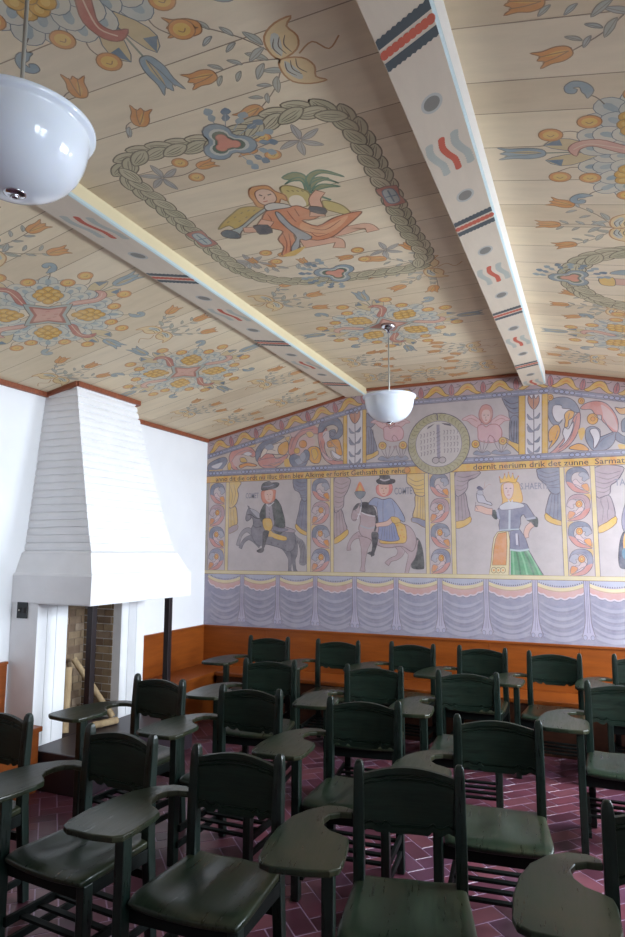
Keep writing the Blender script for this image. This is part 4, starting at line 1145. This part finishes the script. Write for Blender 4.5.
for y0, y1 in zip(ys[:-1], ys[1:]):
    for a, b in ((XL, XA), (XA, -.34), (-.34, XR)):
        K.lay = 0; col = mixc(CC, [rgb(200, 180, 150), rgb(216, 200, 174), CC][random.randrange(3)], .6); m = int((b - a) / .25) + 1; xs = [a + (b - a) * i / m for i in range(m + 1)]
        K._put([(x, y) for x in xs for y in (y0, y1)], [(2 * i, 2 * i + 2, 2 * i + 3, 2 * i + 1) for i in range(m)], col)
COR = rgb(208, 142, 80); CYL = rgb(216, 176, 92); CGO = rgb(204, 152, 58); CBL = rgb(138, 156, 162); CBD = rgb(96, 122, 140); CBLL = rgb(172, 182, 178); CRD = rgb(178, 104, 92); CPK = rgb(206, 156, 140); CIN = rgb(90, 78, 74); CIL = rgb(128, 112, 102); CGN = rgb(128, 142, 128); CGR = rgb(162, 158, 126); CGD = rgb(92, 86, 72)
def tulip(u, v, ang, s=.1, col=COR, ink=None, slim=1.0):
    ink = ink or mixc(col, CIN, .6)
    K.tr(u, v, ang, s)
    K.fill([(-.5, 0), (-.42, .22 * slim), (-.1, .34 * slim), (.3, .32 * slim), (.62, .42 * slim), (.42, .16 * slim), (.58, .02), (.40, -.12 * slim), (.64, -.36 * slim), (.25, -.30 * slim), (-.1, -.34 * slim), (-.42, -.22 * slim)], col, line=ink, w=.0045, k=3)
    K.fill([(-.4, .02), (-.1, .16 * slim), (.35, .1 * slim), (-.05, -.02)], mixc(col, CYL, .6), k=2)
    K.line([(-.4, 0), (0, .08 * slim), (.48, .14 * slim)], .004, ink); K.line([(-.4, 0), (0, -.1 * slim), (.48, -.14 * slim)], .004, ink)
    K.tr()
def leaf(u, v, ang, s=.08, col=CBL):
    col = mixc(col, CC, .3)
    K.tr(u, v, ang, s); K.fill([(-.5, 0), (-.2, .2), (.15, .2), (.6, -.02), (.15, -.14), (-.2, -.1)], col, line=mixc(col, CIN, .55), w=.0035, k=3); K.line([(-.45, 0), (.5, .0)], .003, mixc(col, CIN, .5)); K.tr()
def curl(u, v, ang, s=.09, col=CBL, flip=False):
    K.tr(u, v, ang, s, flip); K.fill([(-.5, -.1), (-.35, .3), (.05, .42), (.42, .25), (.45, -.1), (.2, -.3), (-.02, -.18), (.05, .02), (.2, 0), (.08, .14), (-.12, .02), (-.3, -.02)], col, line=mixc(col, CIN, .6), w=.004, k=3); K.tr()
def coin(u, v, r=.045):
    K.tr(); K.ell((u, v), r, r * .92, COR, line=mixc(COR, CIN, .5), w=.0045); K.ell((u, v), r * .66, r * .6, CYL); K.line([(u - r * .3, v), (u, v + r * .25), (u + r * .3, v)], .004, mixc(COR, CIN, .6))
def stem(p, q, b=.03, col=CIL, w=.005):
    p = Vector(p); q = Vector(q); d = q - p; n = Vector((-d.y, d.x)) * (b / max(d.length, 1e-3))
    K.tr(); K.line([p, (p + q) / 2 + n, q], w, col)
def grapes(u, v, ang, s=.1):
    K.tr(u, v, ang, s)
    for x, y in ((.5, 0), (.3, .24), (.3, -.24), (.05, .36), (.05, -.36), (.05, 0), (-.2, .22), (-.2, -.22), (-.42, 0)):
        K.ell((x, y), .24, .22, CGO, line=mixc(CGO, CIN, .6), w=.004, n=12); K.ell((x + .03, y), .12, .1, CYL, n=10)
    K.tr()
def bouquet(cx, cy, S=1.0):
    P = lambda x, y: (cx + x * S, cy + y * S)
    K.at(2)
    for q in range(4):   # stems and outer things on the four axes
        a = q * PI / 2; ca, sa = math.cos(a), math.sin(a)
        R = lambda x, y: P(x * ca - y * sa, x * sa + y * ca)
        stem(R(.2, 0), R(.6, 0), .0, CGN, .008)
        stem(R(.36, .12), R(.48, .13), .02); stem(R(.36, -.12), R(.48, -.15), .02)
    K.at(3)
    for q in range(4):
        a = q * PI / 2; ca, sa = math.cos(a), math.sin(a)
        R = lambda x, y: P(x * ca - y * sa, x * sa + y * ca)
        tulip(*R(.60, 0), a, .17 * S, CBL, slim=.7)
        for s in (-1, 1):
            K.tr(cx, cy, a, S)
            K.fill([(.30, 0), (.38, s * .075), (.46, s * .10), (.52, s * .055), (.44, s * .015)], mixc(CYL, CBLL, .4), line=mixc(CBD, CIN, .4), w=.004, k=2)
            K.fill([(.46, s * .10), (.52, s * .055), (.45, s * .05)], CBD, False)
            K.tr()
        # diagonal lobe of overlapping scale petals
        d = a + PI / 4
        for rr, n, sp, sz in ((.40, 7, .95, .085), (.34, 6, .9, .085), (.27, 5, .85, .08)):
            for k in list(range(0, n, 2)) + list(range(1, n, 2)):
                t = d + sp * (k / (n - 1) - .5) * 1.5
                r2 = rr * (1 - .16 * abs(k / (n - 1) - .5) * 2)
                u, v = cx + S * r2 * math.cos(t), cy + S * r2 * math.sin(t)
                K.tr(u, v, t, sz * S)
                K.fill([(-.9, -.3), (-.2, -.62), (.4, -.5), (.66, 0), (.4, .5), (-.2, .62), (-.9, .3)], mixc(CBLL, CC, random.uniform(.25, .6)), line=mixc(CBD, CIN, .3), w=.0035, k=2)
                K.fill([(-.6, -.1), (.1, -.2), (.36, 0), (.1, .2), (-.6, .1)], mixc(CBL, CBLL, random.uniform(.1, .6)), k=2)
                K.tr()
    K.at(4)
    for q in range(4):
        a = q * PI / 2; ca, sa = math.cos(a), math.sin(a)
        R = lambda x, y: P(x * ca - y * sa, x * sa + y * ca)
        K.tr(cx, cy, a, S)
        K.fill([(.17, .0), (.24, .045), (.32, .085), (.40, .07), (.43, .02), (.40, -.03), (.385, .02), (.34, .04), (.28, .01), (.22, -.02)], CRD if q % 2 else CPK, line=mixc(CRD, CIN, .5), w=.005, k=3)
        K.line([(.2, 0), (.28, .035), (.36, .055), (.41, .02)], .006, mixc(CPK, CC, .5))
        K.tr()
        d = a + PI / 4
        grapes(cx + S * .235 * math.cos(d), cy + S * .235 * math.sin(d), d, .15 * S)
        coin(*R(.35, .20), .043 * S); coin(*R(.20, .35), .043 * S); coin(*R(.49, .125), .045 * S); coin(*R(.47, -.19), .045 * S)
        stem(R(.30, .30), R(.37, .37), .01, CIN); curl(*R(.385, .385), d, .11 * S, CBL)
    K.at(5)
    pts = []
    for q in range(8):
        t = q * PI / 4; r = .19 if q % 2 == 0 else .10
        pts.append(P(r * math.cos(t), r * math.sin(t)))
    star = lambda k: [((p[0] - cx) * k + cx, (p[1] - cy) * k + cy) for p in pts]
    K.tr(); K.fill(star(1.05), mixc(CBLL, CGN, .4), line=CIN, w=.006, k=2); K.fill(star(.82), mixc(CRD, CIN, .25), k=2); K.fill(star(.66), CPK, line=CRD, w=.005, k=2)
    for x, y in ((-.03, -.02), (.03, .02), (0, .04), (.02, -.04), (-.04, .03)): K.line([P(x, y), P(x + .02, y + .01)], .005, CRD)
def sprig(cx, cy, ang, S=1.0, n=3):
    ca, sa = math.cos(ang), math.sin(ang)
    R = lambda x, y: (cx + S * (x * ca - y * sa), cy + S * (x * sa + y * ca))
    tips = [(.26, -.20, -.35), (.33, .03, 0), (.26, .24, .35), (.06, -.30, -1.2), (.05, .32, 1.2)][:n]
    K.at(2)
    for x, y, t in tips:
        stem(R(.03, 0), R(x - .03, y), .02 if y > 0 else -.02, CIL)
        for k in (.35, .6, .82):
            for s in (-1, 1):
                leaf(*R(x * k - s * .01, y * k + s * .03), ang + t + s * .8, (.075 if k < .5 else .05) * S, mixc(CBL, CGN, random.random() * .6))
        tulip(*R(x, y), ang + t, .105 * S, COR)
    K.at(3); K.tr(cx, cy, ang, S)
    for f in (1, -1):
        g = lambda P_: [(p[0], p[1] * f) for p in P_]
        K.fill(g([(.04, 0), (.06, .05), (.045, .11), (-.01, .145), (-.07, .15), (-.04, .12), (-.055, .07), (-.03, .02)]), mixc(CYL, CC, .5), line=mixc(COR, CIN, .35), w=.007, k=3)
        K.fill(g([(.03, .01), (.045, .06), (.02, .11), (.0, .10), (.01, .05)]), mixc(CBLL, CC, .2), k=2)
        for o in (0, .02, .04): K.line(g([(.03 - o, .015), (.04 - o, .055), (.02 - o, .09)]), .0045, CIN, True)
    K.line([(-.03, 0), (-.09, .03), (-.13, -.02), (-.18, .02)], .006, mixc(COR, CIN, .4))
    K.tr()
def rope(path, w=.085, closed=True):
    """plaited leaf garland"""
    q = smooth(path, closed, 10)
    if closed: q.append(q[0])
    cum = [0]
    for a, b in zip(q[:-1], q[1:]): cum.append(cum[-1] + (b - a).length)
    Ln = cum[-1]; n = max(4, int(Ln / .088)); 
    def at(s):
        s = min(max(s, 0), Ln - 1e-6)
        for i in range(len(q) - 1):
            if cum[i + 1] > s: break
        t = (s - cum[i]) / max(cum[i + 1] - cum[i], 1e-9); return q[i].lerp(q[i + 1], t), (q[i + 1] - q[i]).normalized()
    ev = list(range(0, n - n % 2, 2)); od = list(range(1, n, 2)) + ([n - 1] if n % 2 else [])
    for order, s in ((ev, -1), (od, -1), (ev, 1), (od, 1)):
        for i in order:
            p, d = at(Ln * (i + (.0 if s < 0 else .5)) / n)
            K.tr(p.x - d.y * s * w * .22, p.y + d.x * s * w * .22, math.atan2(d.y, d.x) - s * .38, w * 1.12)
            K.fill([(-.75, .02), (-.3, .36), (.25, .36), (.7, .04), (.35, -.3), (-.25, -.32)], mixc(CGR, CC, random.uniform(.15, .4)), line=CGD, w=.0065, k=3)
            K.line([(-.6, .02), (0, .10), (.5, .04)], .004, CGD, True); K.line([(-.5, -.05), (0, -.08), (.4, -.04)], .004, CGD, True); K.line([(-.5, .12), (-.1, .22), (.2, .2)], .004, CGD, True)
    K.tr()
def trefoil(u, v, ang, S=1.0):
    K.tr(u, v, ang, S)
    def tf(r, o): return [((o + r * math.cos(k)) * math.cos(b) - r * math.sin(k) * math.sin(b), (o + r * math.cos(k)) * math.sin(b) + r * math.sin(k) * math.cos(b)) for b in (0, 2 * PI / 3, 4 * PI / 3) for k in [(-1.95 + 3.9 * i / 8) for i in range(9)]]
    for k in range(9):
        a = PI / 2 + (k - 4) * .35
        for r in (.15, .19): K.fill([(r * math.cos(a), r * math.sin(a)), ((r + .03) * math.cos(a + .12), (r + .03) * math.sin(a + .12)), ((r + .05) * math.cos(a), (r + .05) * math.sin(a)), ((r + .02) * math.cos(a - .1), (r + .02) * math.sin(a - .1))], CBD if k % 2 else CBL, k=2)
        K.line([(.1 * math.cos(a), .1 * math.sin(a)), (.2 * math.cos(a), .2 * math.sin(a))], .004, CBL)
    K.fill(tf(.066, .075), mixc(CBL, CBD, .3), line=mixc(CBD, CIN, .6), w=.006, k=1)
    K.fill(tf(.046, .06), mixc(CBLL, CC, .3), k=1); K.fill(tf(.037, .052), rgb(70, 96, 82), k=1); K.fill(tf(.026, .040), rgb(206, 134, 112), line=CRD, w=.004, k=1)
    K.tr()
# layout: bouquets on the three planes, sprigs and garlands between
for x, y in ((-3.04, 2.90), (-3.01, 4.34), (-1.32, 4.46), (-1.32, 1.10), (.40, 2.62), (.40, 4.97), (-3.04, 1.3)): bouquet(x, y, .98)
for x, y, a, n in ((-2.74, 3.60, 0, 3), (-3.72, 3.64, 0, 3), (-2.78, 2.20, 0, 3), (-3.70, 2.2, 0, 3), (-2.72, 5.12, 0, 3), (-2.86, 5.75, 0, 3), (-3.60, 5.2, 0, 3), (-3.5, 5.8, 0, 3),
                   (-1.93, 3.72, -.1, 3), (-.80, 3.62, PI, 5), (-.86, 1.80, PI, 3), (-1.90, 5.25, 0, 3), (-.82, 5.25, PI, 3), (-1.35, 5.75, PI / 2, 3), (-1.9, 5.8, .2, 3), (-.8, 5.8, PI, 3),
                   (.22, 1.86, PI, 3), (.20, 3.28, PI, 3), (.20, 4.42, PI, 3), (.1, 5.65, PI, 3), (.6, 5.7, 0, 3)):
    sprig(x, y, a, 1.0, n)
for x, y, a in ((-2.35, 5.55, 0), (-2.5, 4.9, .2), (-2.45, 5.9, 0), (-1.0, 5.35, .5), (-1.7, 5.4, 2), (-1.55, 5.05, 2.6), (-1.1, 5.1, .6)): K.at(2); tulip(x, y, a, .09)
# tulips below the near bouquet
K.at(2)
for px, py, a in ((77, 88, -1.1), (140, 118, -.9)):
    u, v = on_z(px, py, ZM); stem((u, v), (u - .12, v + .08), .03); tulip(u, v, a, .105); leaf(u - .09, v + .05, 2.2, .06)
# garland with trefoils
K.at(5); wr = [on_z(x, y, ZM) for x, y in ((124, 170), (135, 156), (163, 149), (200, 143), (240, 133), (272, 118), (305, 109), (338, 114), (356, 130), (372, 158), (390, 192), (408, 228), (424, 252), (418, 266), (388, 272), (350, 277), (310, 281), (272, 280), (240, 270), (215, 252), (188, 229), (158, 203), (134, 184))]
rope(wr, .082)
K.at(9); trefoil(*on_z(226, 143, ZM), -PI / 2, .9); trefoil(*on_z(336, 273, ZM), PI / 2, .95)
for px, py in ((391, 196), (202, 239)):
    K.tr(*on_z(px, py, ZM), 0, .9); K.fill([(-.055, -.09), (.055, -.09), (.045, 0), (.055, .09), (-.055, .09), (-.045, 0)], CRD, line=CIN, w=.005, k=2); K.fill([(-.03, -.06), (0, -.075), (.03, -.06), (.035, 0), (.03, .06), (0, .075), (-.03, .06), (-.035, 0)], CBLL, line=CBD, w=.006, k=2); K.line([(-.03, 0), (.03, 0)], .008, CBD); K.line([(0, -.06), (0, .06)], .008, CBD); K.tr()
K.at(5); rope([(-.06, 3.92), (.02, 3.68), (.18, 3.56), (.4, 3.53), (.62, 3.56), (.8, 3.7), (.86, 3.95), (.8, 4.2), (.62, 4.33), (.4, 4.37), (.18, 4.33), (.02, 4.18)], .10)
K.at(9); trefoil(-.05, 3.93, PI, .9)
K.at(6); K.tr(.3, 3.95, PI / 2, 1); K.fill([(-.03, .18), (.05, .16), (.05, -.1), (-.03, -.14)], CPK, line=CIN, w=.005); K.fill([(-.04, .2), (.06, .19), (.07, .12), (-.05, .13)], CYL, line=CIN, w=.005); K.fill([(-.16, .1), (-.1, .14), (-.1, -.06), (-.17, -.04)], CBL, line=CIN, w=.004); K.tr()
# small fruit sprays in the garland's corners
def spray(px, py, ang):
    u, v = on_z(px, py, ZM); K.at(3)
    for k in range(5): leaf(u + .05 * math.cos(ang + PI / 2 + k * 1.1), v + .05 * math.sin(ang + PI / 2 + k * 1.1), ang + PI / 2 + k * 1.1, .09, mixc(CBL, rgb(120, 118, 130), .6))
    ca, sa = math.cos(ang), math.sin(ang)
    stem((u, v), (u + .2 * ca, v + .2 * sa), .02); coin(u + .14 * ca - .06 * sa, v + .14 * sa + .06 * ca, .036); coin(u + .14 * ca + .06 * sa, v + .14 * sa - .06 * ca, .036); tulip(u + .23 * ca, v + .23 * sa, ang, .085)
spray(163, 178, -.05); spray(300, 140, PI + .1); spray(385, 250, PI); spray(250, 262, -.05)
K.at(3)
for px, py, a in ((276, 262, 1.2), (235, 258, 1.3), (258, 258, 1.4), (308, 258, 1.5)):
    u, v = on_z(px - 5, py + 3, ZM); tulip(u, v, a - PI, .07); leaf(u - .05, v + .05, 2, .07, CBL); leaf(u + .05, v + .05, .8, .07, mixc(CBL, rgb(120, 118, 130), .6)); leaf(u, v + .06, 1.5, .07, mixc(CBL, rgb(120, 118, 130), .6))

# ---- the flying angel with palm and horn
G = Art(mb, lambda u, v, o: (u, v, ceil_z(u) - o), lambda x, y: on_z(210 + x / 5.208, 170 + y / 5.208, ZM))
G.at(4); ASK = rgb(216, 164, 136); AOR = rgb(208, 132, 92); AOL = rgb(220, 160, 118); ABR = rgb(130, 80, 60); AYL = rgb(190, 168, 84); AGN = rgb(84, 128, 106)
# palm
for p in ([(500, 110), (480, 60), (430, 55), (375, 40), (430, 12), (490, 25), (515, 70)], [(510, 90), (470, 55), (420, 60), (390, 75), (430, 45), (480, 42)], [(510, 100), (500, 40), (540, 5), (590, 0), (650, 15), (700, 35), (640, 22), (580, 15), (535, 40), (525, 80)], [(520, 100), (530, 50), (580, 35), (640, 55), (670, 68), (610, 52), (560, 60), (535, 90)], [(530, 110), (560, 80), (600, 72), (680, 85), (620, 88), (570, 100)], [(520, 80), (545, 55), (600, 40), (615, 45), (560, 65), (530, 100)]):
    G.fill(p, mixc(AGN, CYL, .25), line=AGN, w=.008, k=3)
G.line([(500, 60), (520, 110), (560, 130), (630, 155)], .014, AGN)
# far wing and near wing
G.fill([(365, 95), (400, 80), (470, 95), (520, 125), (515, 180), (480, 190), (430, 185), (395, 150)], mixc(AYL, CC, .15), line=mixc(AYL, CIN, .6), w=.009); G.fill([(410, 150), (440, 130), (480, 140), (500, 185), (430, 190)], mixc(CC, (1, 1, 1, 1), .1))
for x in (400, 425, 450, 475, 500): G.line([(x, 105), (x + 12, 112)], .007, mixc(AYL, CIN, .6))
G.fill([(585, 160), (640, 165), (700, 190), (740, 235), (700, 230), (640, 215), (600, 200)], mixc(AYL, CC, .2), line=mixc(AYL, CIN, .6), w=.008)
G.fill([(45, 310), (70, 270), (120, 225), (160, 197), (230, 190), (290, 200), (230, 250), (170, 300), (150, 320), (100, 290)], mixc(AYL, COR, .2), line=mixc(AYL, CIN, .6), w=.009)
for x, y in ((90, 275), (125, 250), (160, 228), (195, 215), (150, 270), (185, 250), (225, 215)): G.line([(x, y), (x + 10, y - 8)], .006, mixc(AYL, CIN, .6))
# horn
G.fill([(290, 195), (300, 205), (240, 250), (165, 320), (155, 355), (90, 350), (60, 325), (150, 300), (230, 235)], mixc(CBLL, CGN, .3), line=CIN, w=.008)
G.fill([(60, 325), (90, 312), (140, 325), (158, 350), (110, 356), (70, 345)], rgb(86, 100, 106), line=CIN, w=.007)
# legs
def glimb(pts, ws, col, ink): limb(G, pts, ws, col, ink)
glimb([(600, 330), (680, 320), (760, 300), (820, 290), (850, 318)], [.10, .08, .06, .05, .07], ASK, ABR)
glimb([(480, 385), (560, 375), (640, 365), (675, 372), (672, 405)], [.10, .08, .06, .05, .07], ASK, ABR)
# robe
G.fill([(290, 215), (370, 200), (450, 185), (500, 200), (580, 225), (540, 255), (480, 262), (560, 290), (640, 250), (720, 225), (790, 215), (760, 250), (700, 300), (640, 345), (560, 365), (480, 350), (440, 330), (445, 360), (470, 400), (430, 440), (375, 442), (385, 400), (355, 360), (380, 320), (330, 305), (270, 285)], AOR, line=ABR, w=.009, k=3)
G.fill([(480, 270), (560, 300), (640, 270), (720, 235), (680, 290), (600, 335), (520, 340), (470, 310)], AOL, k=3)
for f in ([(300, 230), (320, 260), (310, 295)], [(340, 225), (400, 270), (500, 320), (600, 330)], [(520, 300), (600, 310), (680, 260)], [(380, 330), (400, 380), (395, 430)], [(410, 330), (420, 390), (415, 435)], [(400, 210), (430, 250), (450, 270)], [(440, 200), (465, 240)], [(520, 320), (560, 345), (620, 330)]): G.line(f, .007, rgb(150, 70, 50), True)
G.fill([(340, 220), (365, 225), (430, 290), (530, 345), (500, 365), (470, 360), (465, 400), (430, 435), (425, 400), (450, 350), (400, 300), (360, 260)], rgb(158, 160, 160), line=CIN, w=.007, k=3)
G.fill([(480, 400), (495, 402), (440, 445), (380, 445)], CYL)
# arms
glimb([(300, 262), (270, 300), (230, 310), (175, 312)], [.07, .07, .055, .05], ASK, ABR)
G.fill([(225, 290), (300, 285), (325, 325), (260, 335), (240, 310)], rgb(66, 72, 84), line=CIN, w=.006, k=2)
glimb([(560, 240), (555, 190), (545, 150), (575, 110)], [.08, .06, .055, .05], ASK, ABR)
G.fill([(520, 188), (600, 198), (600, 230), (525, 215)], rgb(66, 72, 84), line=CIN, w=.006, k=2)
# head
G.fill([(205, 100), (240, 85), (300, 82), (340, 110), (390, 130), (400, 160), (370, 150), (355, 175), (300, 190), (250, 192), (225, 160), (205, 135)], rgb(210, 146, 84), line=rgb(160, 96, 56), w=.008)
G.fill([(235, 115), (270, 98), (320, 108), (345, 140), (340, 165), (300, 182), (262, 172), (240, 145)], rgb(222, 184, 158), line=ABR, w=.006)
G.line([(255, 128), (272, 134)], .009, CIN); G.line([(300, 130), (318, 124)], .009, CIN); G.line([(285, 138), (280, 152)], .005, ABR); G.line([(278, 165), (300, 160)], .007, rgb(190, 80, 70))
G.fill([(285, 185), (330, 170), (400, 178), (420, 192), (340, 205), (310, 210), (290, 205)], rgb(204, 198, 184), line=CIN, w=.007)
lay_paint(mb)
struct(mb, 'ceiling', M_ceil, fix=False)

# ------------------------------------------------------------ painted beams
def beam(x0, x1, zb, skew, label, bands, half, sidecol):
    r = empty('ceiling_beam', ((x0 + x1) / 2, YB - 4.4, zb))
    ox, oy = r.location.x, r.location.y
    mb = MB(); BC = rgb(212, 198, 178); ch = .007
    zt0, zt1 = ceil_z(x0) + .01, ceil_z(x1) + .01
    sec = [(x0, zt0), (x0, zb), (x1 - ch, zb), (x1, zb + ch), (x1, zt1)]
    y0, y1 = YF, YB - .004
    ys_ = [y0, y1 - .06, y1 - .02, y1]; up = [0, 0, .012, .035]
    rings = [[(a - ox, y - oy, (b + (u if b < zb + .05 else 0)) - zb) for a, b in sec] for y, u in zip(ys_, up)]
    n = 5
    for i in range(3):
        for j in range(n):
            k = (j + 1) % n
            c = [BC, BC, rgb(176, 192, 194), sidecol, BC][j]
            v = [rings[i][j], rings[i][k], rings[i + 1][k], rings[i + 1][j]]
            mb.add(v, [(0, 1, 2, 3)], c)
    mb.add(rings[3], [(0, 1, 2, 3, 4)], BC); mb.add(rings[0], [(4, 3, 2, 1, 0)], BC)
    m0 = (x0 + x1) / 2; B = Art(mb, lambda u, v, o: (u - ox, min(v + skew * (u - m0) / (x1 - x0), YB - .07) - oy, -o))
    B2_ = Art(mb, lambda u, v, o: (x1 + o - ox, u - oy, v - zb))
    B2_.at(1); B2_.fill([(y0, zb + ch), (y1 - .05, zb + ch), (y1 - .05, zb + ch + .012), (y0, zb + ch + .012)], rgb(182, 198, 200), False)
    m = (x0 + x1) / 2; w = x1 - x0 - ch
    DK = rgb(84, 90, 92); RD = rgb(194, 100, 80); GG = rgb(176, 178, 168); GM = rgb(134, 130, 122)
    def band(y, k=1.0):
        B.at(1); a, b = x0 + .002, x1 - ch
        for s in (-1, 1):
            B.fill([(a, y + s * .075 * k), (b, y + s * .075 * k)] + [(b - (b - a) * i / 16, y + s * (.040 if i % 2 else .044) * k) for i in range(17)], DK, False) if False else B.fill([(a, y + s * .030 * k), (b, y + s * .030 * k)] + [(b - (b - a) * i / 20, y + s * (.066 + (.006 if i % 2 else 0)) * k) for i in range(21)], DK, False)
        B.at(2); nb = 9
        for i in range(nb): B.ell((a + (b - a) * (i + .5) / nb, y), (b - a) / nb * .72, .019 * k, RD, n=12)
    def dot(y): B.at(1); B.ell((m, y), .040, .046, rgb(184, 182, 174), n=20); B.ell((m, y), .030, .034, GM, n=20)
    def squig(y, k=1.0):
        B.at(1)
        for dx, c, ww in ((-.052, GG, .032), (.052, GG, .032), (0, RD, .026)):
            pts = [(m + dx - .012, y - .11 * k), (m + dx - .018, y - .06 * k), (m + dx - .006, y - .01), (m + dx + .012, y + .04 * k), (m + dx + .014, y + .10 * k)]
            q = smooth(pts, False, 4)
            if c is RD:
                for p in q[::1]: B.ell((p[0], p[1]), .014, .014, c, n=10)
            else:
                for p in q: B.ell((p[0], p[1]), .017, .012, c, n=10)
    for i, y in enumerate(bands):
        band(y, 1.0 if i else 1.15)
        if y + half < YB:
            dot(y + half * .5); squig(y + half)
        if y + half * 1.5 < YB - .05: dot(y + half * 1.5)
    lay_paint(mb)
    mb.build('painted_timber', M_beam, r, fix=False)
    return tag(r, label, 'beam', 'painted ceiling beams')
beam(-2.28, -2.0723, 3.2196, .12, 'left painted ceiling beam running from behind the near lamp to the mural', [1.70, 2.99, 4.278, 5.608], .645, rgb(214, 200, 164))
beam(-.5329, -.3414, 3.1613, -.095, 'right painted ceiling beam with bold red and black bands, deeper and nearer', [-.85, .43, 1.715, 2.90, 4.158, 5.43], .625, rgb(222, 218, 212))
# ================================================================= light and camera
def area(name, loc, rot, sx, sy, power, col):
    l = bpy.data.lights.new(name, 'AREA'); l.shape = 'RECTANGLE'; l.size = sx; l.size_y = sy
    l.energy = power; l.color = col
    o = bpy.data.objects.new(name, l); o.location = loc; o.rotation_euler = rot; COL.objects.link(o)
    return o
for a, b in wins:
    area('window_daylight', (XR + .75, (a + b) / 2, (WZ0 + WZ1) / 2 + .5), (0, math.radians(60), 0), WZ1 - WZ0 + .4, b - a + .4, 330 if a > 1 else 90, (.80, .90, 1.0))
w = bpy.data.worlds.new('sky'); bpy.context.scene.world = w; w.use_nodes = True
bg = w.node_tree.nodes['Background']; bg.inputs['Color'].default_value = (.75, .86, 1, 1); bg.inputs['Strength'].default_value = 1.5

cam = bpy.data.cameras.new('camera'); cam.sensor_fit = 'HORIZONTAL'; cam.sensor_width = 36; cam.lens = FPX / 625 * 36
co = bpy.data.objects.new('camera', cam); COL.objects.link(co)
M = Matrix((( RGT.x, UPV.x, -FWD.x), (RGT.y, UPV.y, -FWD.y), (RGT.z, UPV.z, -FWD.z))).to_4x4()
M.translation = Vector((0, 0, CAMH))
co.matrix_world = M
cam.clip_start = .05
sc = bpy.context.scene; sc.camera = co
sc.view_settings.view_transform = 'Standard'; sc.view_settings.look = 'None'
sc.view_settings.gamma = 1; sc.view_settings.use_curve_mapping = False
sc.view_settings.exposure = 0.55
